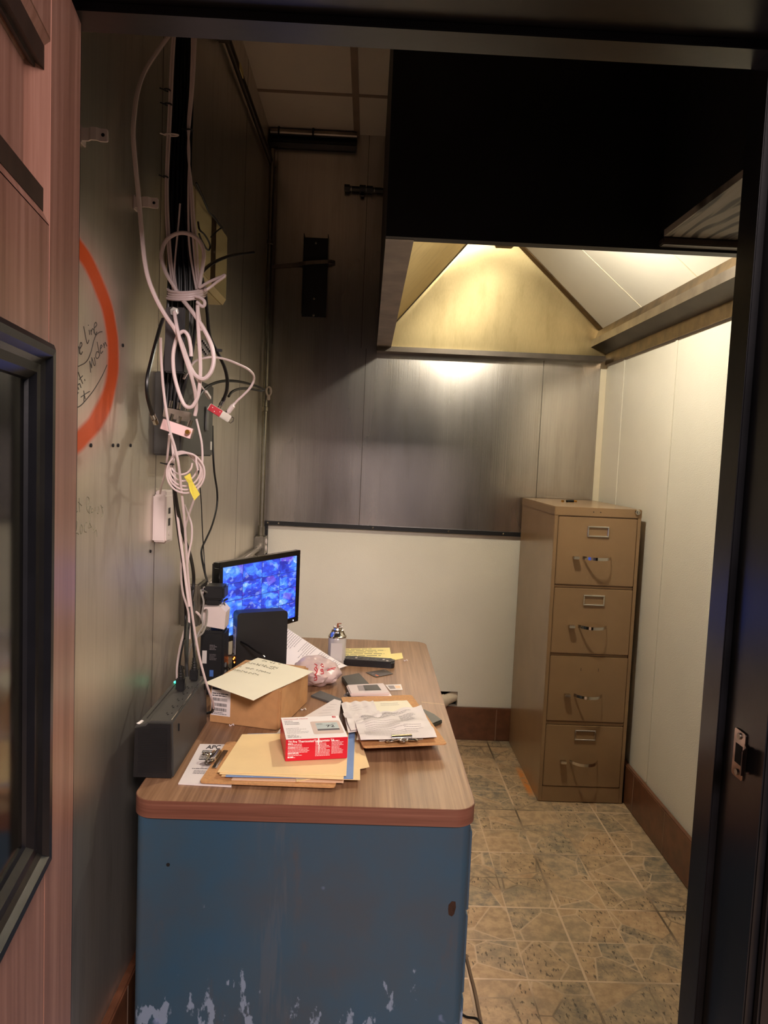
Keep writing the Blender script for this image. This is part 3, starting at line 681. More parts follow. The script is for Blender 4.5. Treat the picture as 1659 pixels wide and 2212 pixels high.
b = B(); box(b, (XL+.001, .86, 2.86), (XL+.05, 1.02, 2.945), bev=.006); obj('pull_box', b, 'dark channel steel', cc_)
b = B(); y = 1.25; box(b, (XL+.033, y, 2.898), (XL+.036, y+.07, 2.922)); obj('tag', b, 'yellow paper', cc_, 'small pale tag')
cs = thing('cable_strap', 'white plastic cable clamp on the corner conduit', 'cable clamp', at(575, 845, 1, 2.18))
P = V((XL+.047, 2.185, at(575, 845, 1, 2.185).z))
b = B(); tube(b, [P+V((.012*math.cos(a), 0, .022*math.sin(a))) for a in [2*PI*k/16 for k in range(16)]], .005, 8, closed=True); obj('loop', b, 'white plastic', cs, smooth=True)
b = B(); box(b, P+V((-.006, -.008, -.045)), P+V((.008, .008, -.020)), bev=.003); obj('base', b, 'white plastic', cs)

def wallbox(name, lab, cat, x1, y0, y1, z0, z1, m_, group=None):
    t = thing(name, lab, cat, (XL, (y0+y1)/2, z0), group); b = B(); box(b, (XL+.0005, y0, z0), (x1, y1, z1), bev=.004); obj('case', b, m_, t); return t
# beige panel cover high on the wall
x1 = XL+.07
pb = wallbox('panel_box', 'cream metal panel box high on the left wall behind the cables', 'panel box', XL+.055, .45, .945, 1.985, 2.215, 'cream metal')
b = B(); f = [(.47, 2.000), (.925, 2.000), (.925, 2.200), (.47, 2.200)]; o_ = [(.45, 1.985), (.945, 1.985), (.945, 2.215), (.45, 2.215)]
for i in range(4):
    a, c = o_[i], o_[(i+1) % 4]; e, h = f[(i+1) % 4], f[i]
    face(b, [(XL+.0555, a[0], a[1]), (XL+.0555, c[0], c[1]), (x1, e[0], e[1]), (x1, h[0], h[1])])
face(b, [(x1, y, z) for y, z in f]); obj('cover_frame', b, 'cream metal', pb)
b = B(); box(b, (x1, .47, 2.004), (x1+.004, .665, 2.196), bev=.001); obj('cover_door', b, 'cream metal', pb)
b = B(); box(b, (x1+.0002, .668, 2.002), (x1+.0014, .745, 2.198)); obj('cover_groove', b, 'dirty brown steel', pb)
b = B(); cyl(b, V((x1, .72, 2.10)), V((x1+.004, .72, 2.10)), .004, 8); obj('screw', b, 'dull zinc', pb)
# grey enclosure
gb = wallbox('grey_enclosure', 'dark grey metal enclosure on the left wall behind the hanging splitters', 'equipment box', XL+.072, .375, .76, 1.482, 1.70, 'dark grey box')
b = B(); P = at(456, 963, 0, XL+.0735); box(b, (XL+.0722, P.y-.010, P.z-.013), (XL+.074, P.y+.010, P.z+.013)); obj('label_plate', b, 'pale label', gb, 'small pale label')
b = B()
box(b, (XL+.075, .640, 1.56), (XL+.079, .668, 1.63)); obj('vent_grille', b, 'grey plastic', gb)
# black amplifier in front of the bundle
ab = thing('signal_amplifier', 'black signal amplifier box hung among the cables with a coax socket', 'amplifier', at(378, 720, 1, .2))
a0 = at(357, 662, 1, .186); a1 = at(397, 806, 1, .186)
b = B(); box(b, (a0.x, .186, a1.z), (a1.x, .228, a0.z), bev=.003); obj('case', b, 'black plastic', ab)
NP = at(377, 674, 1, .186); b = B(); lathe(b, NP, [(.0105, 0), (.0105, .006), (.006, .006), (.006, .011)], 6, (.15, -1, 0)); obj('coax_nut', b, 'chrome', ab, 'hexagonal chrome coax nut')
# white surface box
sb = wallbox('surface_box', 'white plastic network outlet box on the left wall', 'outlet box', XL+.036, .378, .445, 1.253, 1.378, 'white plastic')
b = B(); box(b, (XL+.0005, .400, 1.246), (XL+.030, .470, 1.388), bev=.003); obj('back_plate', b, 'white plastic', sb)
for z, w_ in ((1.335, .008), (1.305, .010)):
    b = B(); box(b, (XL+.0358, .400, z-w_), (XL+.0368, .418, z+w_)); obj('jack', b, 'black plastic', sb)
b = B(); lathe(b, V((XL+.0355, .41, 1.275)), [(.007, 0), (.007, .002), (.004, .0025)], 12, (1, 0, 0)); obj('jack_cap', b, 'white plastic', sb)
# low outlet box with plugs
ob = wallbox('outlet_box', 'metal outlet box on the left wall above the battery backup', 'outlet box', XL+.058, .68, .785, .955, 1.088, 'dull zinc')
b = B(); box(b, (XL+.0585, .683, .958), (XL+.0625, .782, 1.085), bev=.0015); obj('cover_plate', b, 'dull zinc', ob)
for z in (1.055, .99):
    b = B(); lathe(b, V((XL+.0625, .733, z)), [(.017, 0), (.017, .003), (.013, .004)], 16, (1, 0, 0)); obj('socket', b, 'white plastic', ob, 'white socket face')
ap = thing('power_adapter', 'black power adapter plugged into the upper outlet on the left wall', 'power adapter', (0.0, .735, 1.035))
b = B(); box(b, (XL+.0665, .705, 1.036), (.058, .775, 1.078), bev=.006); obj('body', b, 'black plastic', ap)
b = B(); box(b, (.000, .712, 1.018), (.045, .765, 1.036), bev=.004); obj('base', b, 'black plastic', ap)
wa = thing('white_adapter', 'white plug-in adapter in the lower outlet on the left wall', 'power adapter', (0.0, .735, .96))
b = B()
prism(b, [(XL+.0667, .70, .955), (.062, .70, .945), (.066, .70, 1.000), (.050, .70, 1.016), (XL+.0667, .70, 1.014)], (0, .07, 0)); obj('body', b, 'white plastic', wa)

# ------------------------------------------------------------------ cables on the left wall
def wp(u, v, o): return at(u, v, 0, XL+o)
def ya(y, *P): return [(u, v, y, 1) for u, v in P]     # points hanging in the plane at depth y
def yl(P): return [(u, v, y, 1) for u, v, y in P]
def cable(name, lab, pts, r, m_, off=.06, group=None, n=5, cat='cable', lift=0., parent=None, ydepth=None):
    if ydepth is not None: pts = [(p[0], p[1], ydepth, 1) for p in pts]
    P = [at(p[0], p[1], 1, p[2]) if len(p) == 4 else wp(p[0], p[1], (p[2] if len(p) > 2 else off)+lift) for p in pts]
    b = B(); tube(b, catmull(P, n), r, 8); o = obj(name, b, m_, parent, smooth=True)
    if parent is None: tag(o, lab, cat, group)
    return o
BL = 'black coax cable in the thick dark bundle hanging down the steel wall'
R = random.Random(3); N = 16
for k in range(N):
    f = (k+.5)/N; y0 = .255+.0105*(k % 3)
    j = lambda a: R.uniform(-a, a)
    pts = [(378+40*f, 30), (377+40*f, 120), (373+42*f, 240), (366+46*f, 350), (361+52*f+j(.8), 450), (362+57*f+j(1.2), 530), (364+58*f+j(1.2), 600), (361+63*f+j(1.2), 660),
           (358+64*f+j(1.2), 730), (354+54*f+j(1), 800), (352+42*f, 860), (352+38*f, 900)]
    cable('coax_cable', BL, ya(y0, *pts), .0043, 'black cable', group='black coax bundle')
def tie(lab, u0, u1, v, o, m_='black rubber', grp='black ties on the white cables'):
    a = at(u0, v, 1, o); c = at(u1, v+1, 1, o); m = (a+c)/2; rx = (c-a).length/2+.0015
    d = (c-a).normalized(); b = B()
    tube(b, [m+d*rx*math.cos(t)+V((0, 1, 0))*.006*math.sin(t) for t in [2*PI*k/16 for k in range(16)]], .0019, 6, closed=True)
    tube(b, [m-d*rx, m-d*(rx+.010)+V((0, -.003, .002))], .0016, 5)
    tag(obj('cable_tie', b, m_), lab, 'cable tie', grp)
cable('network_cable', 'thick white cable bowing out left of the black bundle and looping back up', yl([(396, 34, .25), (385, 52, .25), (372, 68, .245), (345, 104, .22), (314, 152, .17), (297, 200, .13), (289, 258, .10), (288, 300, .09), (293, 362, .09), (300, 430, .095), (306, 500, .10), (312, 560, .105), (321, 604, .11), (338, 647, .118), (358, 683, .132), (378, 712, .15), (392, 742, .155), (404, 775, .155), (416, 803, .155), (428, 815, .156), (441, 818, .157), (454, 806, .158), (461, 786, .16), (461, 765, .162), (455, 741, .164), (441, 712, .168), (427, 690, .175), (411, 668, .19), (396, 650, .215), (388, 640, .23)]), .0050, 'white cable')
cable('network_cable', 'white cable tied in an upright loop on the black bundle', ya(.226, (384, 633), (377, 620), (361, 594), (351, 568), (349, 546), (358, 521), (376, 507), (395, 503), (415, 508), (431, 521), (440, 543), (439, 568), (434, 598), (431, 618), (429, 640))+ya(.216, (427, 665), (430, 690), (432, 715)), .0048, 'white cable')
pts = [(430+52*t, 622-26*t**.8, .214) for t in (0, .35, .7, .95)]+[(485.5, 594, .213), (484, 598, .212), (470, 608, .211), (456, 619, .211), (444, 627, .211)]
for k in range(44):
    a = 2*PI*k/12.5+.3; pts.append((403+(41+2*math.sin(k*.6))*math.cos(a), 620+8*math.sin(a)+.52*k+2.5*math.sin(k*.45), .258-.050*math.sin(a)))
cable('network_cable', 'white cable wound round the bundle with its tail sticking up right', yl(pts), .0034, 'white cable', n=3)
cable('network_cable', 'white cable loop drooping below the wrapped knot on the right', ya(.205, (422, 640), (432, 643), (441, 650), (442, 658), (437, 662), (425, 652)), .0040, 'white cable')
ca = cable('coax_jumper', 'white coax jumper screwed to the black amplifier box', yl([(377, 674, .176), (379, 690, .160), (384, 715, .142), (390, 740, .138), (396, 760, .138), (404, 785, .140), (414, 815, .145), (422, 850, .165), (424, 880, .185), (421, 898, .19)]), .0043, 'white cable')
cable('coax_jumper', 'long narrow white coax loop hanging over the grey enclosure', ya(.172, (413, 770), (412, 752), (407, 727), (397, 716), (385, 724), (378, 744), (374, 768), (375, 799), (380, 826), (389, 855), (398, 874), (408, 880), (418, 875), (428, 853), (432.5, 815), (432.5, 774), (430, 735), (428, 700), (427, 660)), .0045, 'white cable')
for k, (du, L_) in enumerate(((0, 'outer left'), (5, 'inner left'))):
    cable('thin_cable', f'thin white cable down the {L_} edge of the black bundle', [(377+du*.6, 50, .065), (370+du, 120, .066), (365+du, 230, .068), (361+du, 310, .07), (358+du*.9, 390, .072), (358+du, 450, .074), (361+du, 510, .078), (365+du, 560, .08), (371+du, 610, .085), (377+du, 640, .08)], .0026, 'white cable', ydepth=.240)
for k, (du, L_) in enumerate(((0, 'first'), (5, 'second'), (9, 'third'))):
    e = [(409-du*.3, 330, .095), (407+du*.8, 400, .097), (407+du*1.4, 470, .1), (409+du*1.8, 530, .1), (416+du*1.3, 580, .1), (424+du*.8, 625, .1)]
    cable('thin_cable', f'{L_} thin white cable from the left along the right edge of the black bundle', [(415+du, 44, .085), (414+du*.8, 120, .087), (411+du*.6, 200, .09), (406+du*.4, 270, .093)]+e, .0026, 'white cable', ydepth=.238)
cable('thin_cable', 'thin white cable showing between the black cables at the loop', [(389, 440, .1), (385, 490, .1), (380, 540, .1), (377, 590, .1), (383, 630, .1)], .0022, 'white cable', ydepth=.244)
for lab, a, c, v, o, m_ in (('upper black tie on the white cables left of the bundle', 356, 366, 194, .236, 'black rubber'), ('second black tie on the white cables left of the bundle', 357, 369, 225, .236, 'black rubber'), ('black tie on the white cables right of the bundle', 403, 415, 281, .236, 'black rubber'), ('lowest black tie on the white cables left of the bundle', 354, 361, 382, .236, 'black rubber')):
    tie(lab, a, c, v, o, m_)
tie('white tie across the front of the black bundle', 357, 384, 291, .244, 'white plastic', None)
# black loops beside the cream panel box
cable('black_cable', 'black cable tail curving out over the cream panel box', [(424, 612, .1), (431, 596, .105), (443, 581, .11), (462, 567, .115), (487, 556, .12), (515, 549, .125), (548, 545, .125)], .0046, 'black cable')
cable('black_cable', 'thin black loop hooked in front of the cream panel box', [(428, 480, .09), (431, 496, .1), (441, 506, .105), (450, 520, .107), (454, 532, .107), (451, 540, .106), (445, 536, .104), (436, 520, .1), (430, 505, .098)], .0026, 'black cable')
cable('black_cable', 'black wire slanting over the top of the cream panel box', [(424, 395, .082), (432, 412, .086), (442, 436, .09), (452, 458, .09), (463, 470, .09), (473, 484, .088), (480, 492, .085)], .003, 'black cable')
cable('black_cable', 'short black wire tucked behind the cover of the cream panel box', [(478, 492, .084), (468, 500, .083), (456, 512, .082)], .0024, 'black cable')
# black coax from the bundle to the red splitter
q = [(436, 600, .1), (444, 640, .11), (448, 680, .115), (453, 725, .118), (465, 752, .118), (477, 775, .118), (486, 796, .118), (491, 820, .118), (490, 842, .118), (485, 858, .118), (480, 868, .118)]
q = [(u, v, .27+.18*i/(len(q)-1), 1) for i, (u, v, o) in enumerate(q)]
bc = cable('coax_jumper', 'black coax dropping from the bundle into the red splitter', q, .0046, 'black cable')
A = at(485, 858, 1, .446); Bq = at(475, 878, 1, .446); b = B(); cyl(b, A.lerp(Bq, .1), A.lerp(Bq, .9), .0055, 12); obj('coax_plug', b, 'chrome', bc, 'chrome coax plug')
b = B(); P = at(468, 757, 1, .34); box(b, P+V((0, -.003, -.003)), P+V((.014, .003, .004)), bev=.001); obj('tie_tail', b, 'black rubber', bc)
cable('coax_jumper', 'black coax arcing from the bundle to the clamp on the corner conduit', [(420, 875, .10), (430, 856, .10), (442, 840, .105), (460, 829, .11), (485, 823, .115), (515, 824, .12), (545, 831, .12), (566, 839, .12), (571, 842, .118), (564, 844, .116), (540, 840, .116), (518, 840, .116), (502, 846, .116), (494, 856, .116)], .0042, 'black cable')
lb = cable('coax_jumper', 'loose black coax end hanging left of the bundle', [(352, 690, .10), (346, 706, .105), (336, 742, .11), (325, 786, .112), (318, 820, .112), (318, 850, .112), (323, 875, .112), (329, 895, .112)], .0042, 'black cable')
A = wp(329, 894, .112); Bq = wp(337, 914, .112); b = B(); cyl(b, A, A.lerp(Bq, .45), .0052, 12); cyl(b, A.lerp(Bq, .55), Bq, .0062, 6); cyl(b, A, Bq, .003, 8); obj('coax_plug', b, 'chrome', lb, 'chrome coax plug')
wjp = [(397, 818), (412, 792), (424, 779), (445, 773), (465, 772), (490, 777), (515, 787), (535, 797), (547, 809), (548, 822), (540, 838), (525, 854), (512, 866), (504, 876)]
wj = cable('coax_jumper', 'white adapter lead arcing right and down to the red splitter', [(u, v, .235+.215*min(1, i/9), 1) for i, (u, v) in enumerate(wjp)], .0032, 'white cable')
A = at(507, 871, 1, .45); Bq = at(491, 893, 1, .45); b = B(); tube(b, [A, A.lerp(Bq, .2), A.lerp(Bq, .25), Bq.lerp(A, .15), Bq], [.0034, .0046, .0068, .0068, .005], 10); obj('moulded_plug', b, 'white plastic', wj)
# splitters
def splitter(lab, P0, P1, wd, th, m_, m2, name='coax_splitter'):
    d = P1-P0; L = d.length; M = frame((P0+P1)/2, d, V((0, .0, 1)))      # local z points at the viewer's side
    t = thing(name, lab, 'splitter', (P0+P1)/2, 'coax splitters'); b = B(); box(b, (-L/2, -wd/2, -th/2), (L*.5, wd/2, th/2), M, bev=.0015); obj('body', b, m_, t)
    return t, M, L
t, M, L = splitter('red and silver coax splitter hanging right of the cable bundle', at(451, 878, 1, .44), at(497, 906, 1, .45), .020, .014, 'dull zinc', None)
b = B(); sgn = 1 if (M.to_3x3() @ V((0, 0, 1))).y < 0 else -1
box(b, (-L/2+.002, -.0092, sgn*.0072), (L*.08, .0092, sgn*.0079), M); obj('label', b, 'red anodised', t, 'red printed label')
b = B()
for xx in (-.34, -.2, 0.0): p_ = M @ V((L*xx, .003 if xx != -.2 else -.004, sgn*.0083)); cyl(b, p_, p_+(M.to_3x3() @ V((0, 0, sgn*.0006))), .0012, 6)
obj('print', b, 'white print', t)
b = B(); tube(b, [M @ V((L*.5, -.008, 0)), M @ V((L*.5+.007, -.008, 0)), M @ V((L*.5+.009, 0, 0)), M @ V((L*.5+.007, .008, 0)), M @ V((L*.5, .008, 0))], .0014, 6); obj('mounting_ear', b, 'chrome', t)
for xx in (-.12, .25):
    b = B(); cyl(b, M @ V((L*xx, .0095, 0)), M @ V((L*xx, .020, 0)), .0045, 10); obj('coax_port', b, 'chrome', t)
t, M, L = splitter('pale pink-lit coax splitter at the foot of the black bundle', at(350, 915, 1, .205), at(417, 938, 1, .205), .026, .016, 'lip steel', None)
b = B(); sgn = 1 if (M.to_3x3() @ V((0, 0, 1))).y < 0 else -1
box(b, (-L/2+.002, -.0122, sgn*.0082), (L/2-.002, .0122, sgn*.0088), M); obj('label', b, 'pink print and pink light', t, 'pale pink face with the hall light painted in')  # hall light's pink brightness painted onto the silver front
for xx in (-.3, -.05, .30):
    b = B(); cyl(b, M @ V((L*xx, .014, 0)), M @ V((L*xx, .030, 0)), .0052, 10); obj('coax_port', b, 'chrome', t)
b = B(); cyl(b, M @ V((L*.38, .002, sgn*.008)), M @ V((L*.38, .002, sgn*.024)), .0055, 8); obj('ground_screw', b, 'brass', t)
t, M, L = splitter('dark zinc coax splitter above the pale one among the cables', at(354, 890, 1, .238), at(412, 902, 1, .238), .024, .012, 'dull zinc', None)
for xx in (-.3, 0, .3):
    b = B(); cyl(b, M @ V((L*xx, .014, 0)), M @ V((L*xx, .030, 0)), .0048, 10); obj('coax_port', b, 'chrome', t)
gp = thing('ground_block', 'shiny zinc ground block with rows of screws above the grey enclosure', 'ground block', at(442, 755, 1, .36), None)
A = at(433, 738, 1, .36); Bq = at(452, 765, 1, .36); M = frame((A+Bq)/2, Bq-A, (0, 0, 1)); L = (Bq-A).length
b = B(); box(b, (-L/2, -.013, -.006), (L/2, .013, .006), M, bev=.001); obj('block', b, 'dull zinc', gp)
for k in range(6):
    for s_ in (-.006, .006):
        sg = -1 if (M.to_3x3() @ V((0, 0, 1))).y > 0 else 1
        b = B(); p_ = M @ V((L*(-.4+.16*k), s_, sg*.006)); cyl(b, p_, p_+(M.to_3x3() @ V((0, 0, sg*.003))), .0028, 8); obj('screw', b, 'chrome', gp)
cable('network_cable', 'white patch lead ending in a clear plug over the grey enclosure', [(408, 800, .09), (420, 812, .095), (430, 828, .1), (440, 842, .105), (447, 850, .108)], .003, 'white cable')
A = wp(444, 846, .107); Bq = wp(453, 860, .107); b = B(); tube(b, [A, Bq], .0055, 4); tag(obj('network_plug', b, 'white plastic'), 'loose white network plug dangling over the grey enclosure', 'plug')
# long white runs down to the desk
lw = cable('network_cable', 'long white cable falling from the splitters to the back of the battery backup', yl([(347, 730, .10), (348, 770, .12), (352, 830, .13), (358, 880, .135), (367, 930, .14), (378, 968, .15), (386, 1005, .16), (392, 1060, .19), (398, 1120, .22), (402, 1180, .25), (406, 1240, .28), (412, 1300, .31), (420, 1360, .34), (431, 1420, .36), (444, 1470, .38), (454, 1500, .405), (460, 1518, .43), (461, 1530, .452)]), .0031, 'white cable')
cable('network_cable', 'white cable wandering right of the coil then back to the run', [(424, 905, .12), (430, 930, .125), (436, 960, .125), (437, 1000, .12), (432, 1035, .118), (424, 1065, .115), (412, 1100, .11), (402, 1132, .105), (396, 1160, .1), (392, 1195, .1), (391, 1240, .1), (395, 1280, .105), (404, 1310, .11), (408, 1330, .11), (409, 1380, .1)], .0028, 'white cable', ydepth=.345)
cable('network_cable', 'white cable from the pale splitter to the white outlet box', [(366, 938, .11), (364, 960, .1), (361, 990, .09), (356, 1025, .07), (349, 1050, .05), (346, 1066, .03)], .0026, 'white cable')
cable('network_cable', 'straight white cable down the middle behind the yellow tape', [(370, 940, .1), (374, 980, .11), (378, 1040, .115), (382, 1100, .115), (389, 1160, .113), (396, 1210, .11), (402, 1260, .11), (409, 1310, .11)], .0034, 'white cable', ydepth=.26)
cable('network_cable', 'clear pale cable twisting right of the white run above the monitor', [(398, 1090, .11), (407, 1112, .11), (414, 1135, .11), (414, 1165, .11), (409, 1190, .11), (405, 1220, .11)], .0024, 'white cable', ydepth=.30)
pts = []
for k in range(62):
    a = 2*PI*k/12.2; rr = (.62, .78, .9, 1., 1.08, .84)[min(5, k//12)]
    cu_, cv_ = ((392, 1000), (397, 1008), (399, 1014), (401, 1018), (401, 1022), (396, 1016))[min(5, k//12)]
    pts.append((cu_+38*rr*math.cos(a), cv_+40*rr*math.sin(a), .205-.006*(k//12), 1))
cable('network_cable', 'coil of thin white cable hung with yellow tape on the left wall', pts, .0023, 'white cable', n=4)
b = B(); tp = [(398, 1030), (411, 1022), (416, 1040), (432, 1068), (420, 1081), (411, 1062), (407, 1044)]
prism(b, [at(u, v, 1, .166+.004*math.sin(v)) for u, v in tp], (0, -.0012, 0)); tag(obj('yellow_tape', b, 'yellow tape'), 'crumpled yellow tape flag stuck on the white cable coil', 'tape')
tie('black tie on the white cable coil', 357, 374, 1002, .19, 'black rubber', None)
cable('black_cable', 'black power cord down the middle of the white cables', [(376, 1050, .10), (382, 1090, .1), (390, 1130, .1), (399, 1165, .1), (411, 1200, .1), (418, 1240, .1), (417, 1275, .1), (411, 1310, .1), (407, 1350, .11), (404, 1390, .12), (403, 1430, .13), (404, 1462, .135)], .0046, 'black cable')
cable('black_cable', 'second black cord close behind the white cable run', [(372, 1000, .08), (377, 1080, .085), (385, 1150, .09), (395, 1220, .09), (398, 1280, .09), (401, 1330, .09), (399, 1380, .1)], .0036, 'black cable')
cable('black_cable', 'black cord bowing down the steel wall to the black power adapter', [(459, 920, .03), (460, 970, .04), (463, 1020, .045), (469, 1062, .05), (468, 1095, .05), (458, 1135, .05), (445, 1165, .052), (436, 1185, .055), (436, 1205, .06), (442, 1235, .075), (448, 1258, .085)], .0034, 'black cable')
cable('thin_cable', 'thin black wire from the coil down to the black power adapter', [(428, 1003, .06), (431, 1040, .06), (435, 1090, .06), (437, 1140, .062), (440, 1190, .066), (443, 1230, .075), (446, 1256, .09)], .0016, 'black cable')
# ------------------------------------------------------------------ filing cabinet
cx0, cx1, cy0, cy1, chh = 1.3064, 1.6874, 1.5794, 2.252, 1.321
fc = thing('filing_cabinet', 'tall tan four-drawer steel filing cabinet against the back wall', 'filing cabinet', ((cx0+cx1)/2, (cy0+cy1)/2, 0))
b = B(); box(b, (cx0+.0015, cy0+.012, 0), (cx1-.0015, cy1, 1.288), bev=.002)
for a in ((cx0+.0015, cx0+.017), (cx1-.017, cx1-.0015)): box(b, (a[0], cy0+.001, .002), (a[1], cy0+.014, 1.288), bev=.0015)
box(b, (cx0+.017, cy0+.001, .002), (cx1-.017, cy0+.014, .073), bev=.0015)
obj('case', b, 'tan enamel', fc)
b = B(); box(b, (cx0, cy0, 1.282), (cx1, cy1, chh), bev=.003); obj('top_cap', b, 'tan enamel', fc)
b = B()
for x in (1.475, 1.506): P = V((x, cy0-.0002, 1.303)); cyl(b, P, P+V((0, .001, 0)), .0026, 10)
obj('rivet_hole', b, 'hole shadow black', fc)
P = at(1377, 1107, 1, cy0); b = B(); lathe(b, P, [(.0125, -.001), (.0125, .004), (.010, .008), (.007, .0085), (.007, .006)], 18, (0, -1, 0)); box(b, P+V((-.0012, -.0095, -.006)), P+V((.0012, -.0062, .006))); obj('lock', b, 'chrome', fc, 'chrome key lock')
for i, (z1, z0) in enumerate(((1.279, .982), (.967, .677), (.665, .372), (.353, .0745))):
    b = B(); box(b, (cx0+.0185, cy0-.001, z0), (cx1-.0185, cy0+.012, z1), bev=.0025)
    dw = obj('drawer', b, 'tan enamel', fc)
    if i < 3:
        b = B(); zz = ((.982+.967)/2, (.677+.665)/2, (.372+.353)/2)[i]; hh = (.006, .0045, .008)[i]; box(b, (cx0+.017, cy0+.003, zz-hh), (cx1-.017, cy0+.013, zz+hh), bev=.003); obj('divider', b, 'tan enamel', fc)
    hz = (1.103, .800, .492, .190)[i]; hx = (1.438+1.564)/2
    b = B(); prof = []
    n = 14
    for k in range(n+1):
        t = k/n; xx = hx-.063+.126*t; yy = cy0-.001-.044*(1-abs(2*t-1)**2.6)
        prof.append((xx, yy))
    for (xa, ya), (xb, yb2) in zip(prof, prof[1:]):
        wa_ = .0065; prism(b, [(xa, ya, hz-wa_), (xb, yb2, hz-wa_), (xb, yb2, hz+wa_), (xa, ya, hz+wa_)], (0, .004, 0))
    obj('handle', b, 'chrome', dw, 'chrome bow handle')
    b = B(); box(b, (1.394, cy0-.024, hz-.006), (1.420, cy0-.001, hz+.006), bev=.002); obj('thumb_latch', b, 'chrome', dw, 'chrome thumb latch')
    cz_ = (1.2185, .9165, None, .310)[i]
    if cz_:
        b = B(); h0, w0_ = .0235, .047; t_ = .0062
        for a in ((-w0_, w0_, -h0, -h0+t_), (-w0_, w0_, h0-t_, h0), (-w0_, -w0_+t_, -h0+t_, h0-t_), (w0_-t_, w0_, -h0+t_, h0-t_)):
            box(b, (1.500+a[0], cy0-.006, cz_+a[2]), (1.500+a[1], cy0-.001, cz_+a[3]), bev=.001, seg=1)
        obj('label_holder', b, 'chrome', dw, 'chrome label frame')
    else:
        b = B()
        for x in (1.463, 1.540): box(b, (x-.0008, cy0-.0014, .600), (x+.0008, cy0, .614))
        obj('label_slot', b, 'hole shadow black', dw, 'slots where a label frame is missing')
nu = thing('battery_stub', 'short brass and black fuse lying on top of the filing cabinet', 'fuse', (1.49, 1.98, chh))
b = B(); cyl(b, V((1.463, 1.975, chh+.006)), V((1.500, 1.985, chh+.006)), .006, 12); obj('barrel', b, 'black glossy plastic', nu)
b = B(); cyl(b, V((1.500, 1.985, chh+.006)), V((1.516, 1.989, chh+.006)), .0045, 12); obj('tip', b, 'brass', nu)
b = B(); lathe(b, V((1.447, 1.985, chh)), [(.006, 0), (.007, .002), (.007, .007), (.003, .009)], 12); tag(obj('bolt_nut', b, 'brass'), 'tiny brass nut on top of the filing cabinet', 'nut')

# ------------------------------------------------------------------ desk
DW, DL = .762, 1.4717
dk = thing('steel_desk', 'long blue steel desk with a walnut laminate top', 'desk', (DW/2, DL/2, 0))
out = [(x+DW/2, y+DL/2) for x, y in rrect(DW, DL, .048, 7)]
inn = [(x+DW/2, y+DL/2) for x, y in rrect(DW-.003, DL-.003, .0465, 7)]
b = B(); prism(b, [(x, y, ZD-.036) for x, y in inn], (0, 0, .036)); obj('desktop', b, 'walnut laminate', dk)
b = B(); n = len(out); zt0, zt1 = ZD-.040, ZD-.0008
lo = [b.verts.new((x, y, zt0)) for x, y in out]; hi = [b.verts.new((x, y, zt1)) for x, y in out]
loi = [b.verts.new((x, y, zt0)) for x, y in inn]; hii = [b.verts.new((x, y, zt1)) for x, y in inn]
for i in range(n):
    k = (i+1) % n
    for f in ((lo[i], lo[k], hi[k], hi[i]), (hi[i], hi[k], hii[k], hii[i]), (loi[i], loi[k], lo[k], lo[i])): b.faces.new(f)
obj('edge_band', b, 'walnut edge', dk, 'reddish walnut edge band', smooth=True)
b = B(); z = ZD+.0003
face(b, [(.690, .705, z), (DW-.002, .690, z), (DW-.002, .692, z), (.690, .707, z)]); obj('laminate_crack', b, 'manila', dk, 'pale crack in the laminate')
zb_ = ZD-.041
def pedestal(y0, y1, nm):
    pts = [(x+DW/2, y+(y0+y1)/2) for x, y in rrect(DW-.020, y1-y0, .020, 5)]
    b = B(); prism(b, [(x, y, .075) for x, y in pts], (0, 0, zb_-.075)); o = obj(nm, b, 'blue desk enamel', dk, smooth=True)
    b = B(); box(b, (.05, y0+.03, 0), (DW-.05, y1-.03, .075)); obj('plinth', b, 'black plastic', o)
    h = (zb_-.075-.02)/3
    for k in range(3):
        b = B(); box(b, (DW-.0105, y0+.02, .085+k*h), (DW-.004, y1-.02, .085+k*h+h-.012), bev=.002); d_ = obj('drawer', b, 'blue desk enamel', o)
pedestal(.008, .42, 'front_pedestal'); pedestal(1.05, DL-.008, 'rear_pedestal')
b = B(); box(b, (.012, .415, .22), (.030, 1.055, zb_)); obj('modesty_panel', b, 'blue desk enamel', dk)
b = B(); P = at(363, 1868, 1, .0075); cyl(b, V((P.x, .0079, P.z)), V((P.x, .0072, P.z)), .0042, 12); obj('screw_hole', b, 'hole shadow black', dk, 'small dark hole in the end panel')
b = B()
fr = lambda u, v: at(u, v, 1, .0074)
prism(b, [fr(u, v) for u, v in ((969, 1955), (976, 1947), (984, 1948), (985, 1960), (981, 1975), (976, 1980), (969, 1976), (968, 1964))], (0, .0006, 0)); mat('bare rusty metal', (58, 38, 28), .6, .4, var=.25, vscale=80); obj('rust_patch', b, 'bare rusty metal', dk, 'dark rusty chip in the blue paint')
b = B(); tube(b, catmull([(.847, .55, .004), (.850, .464, .004), (.853, .38, .004), (.851, .20, .004)], 6), .0048, 8); tag(obj('floor_cord', b, 'brown cord', smooth=True), 'brown cord lying on the floor along the desk', 'cord')
b = B(); tube(b, catmull([(.790, .33, .004), (.815, .305, .004), (.845, .285, .012), (.86, .24, .004)], 6), .0035, 8); tag(obj('floor_cord', b, 'black cable', smooth=True), 'thin black cord crossing the brown cord on the floor', 'cord')
# ------------------------------------------------------------------ electronics on the desk
dz = lambda u, v, h=0.: at(u, v, 2, ZD+h)
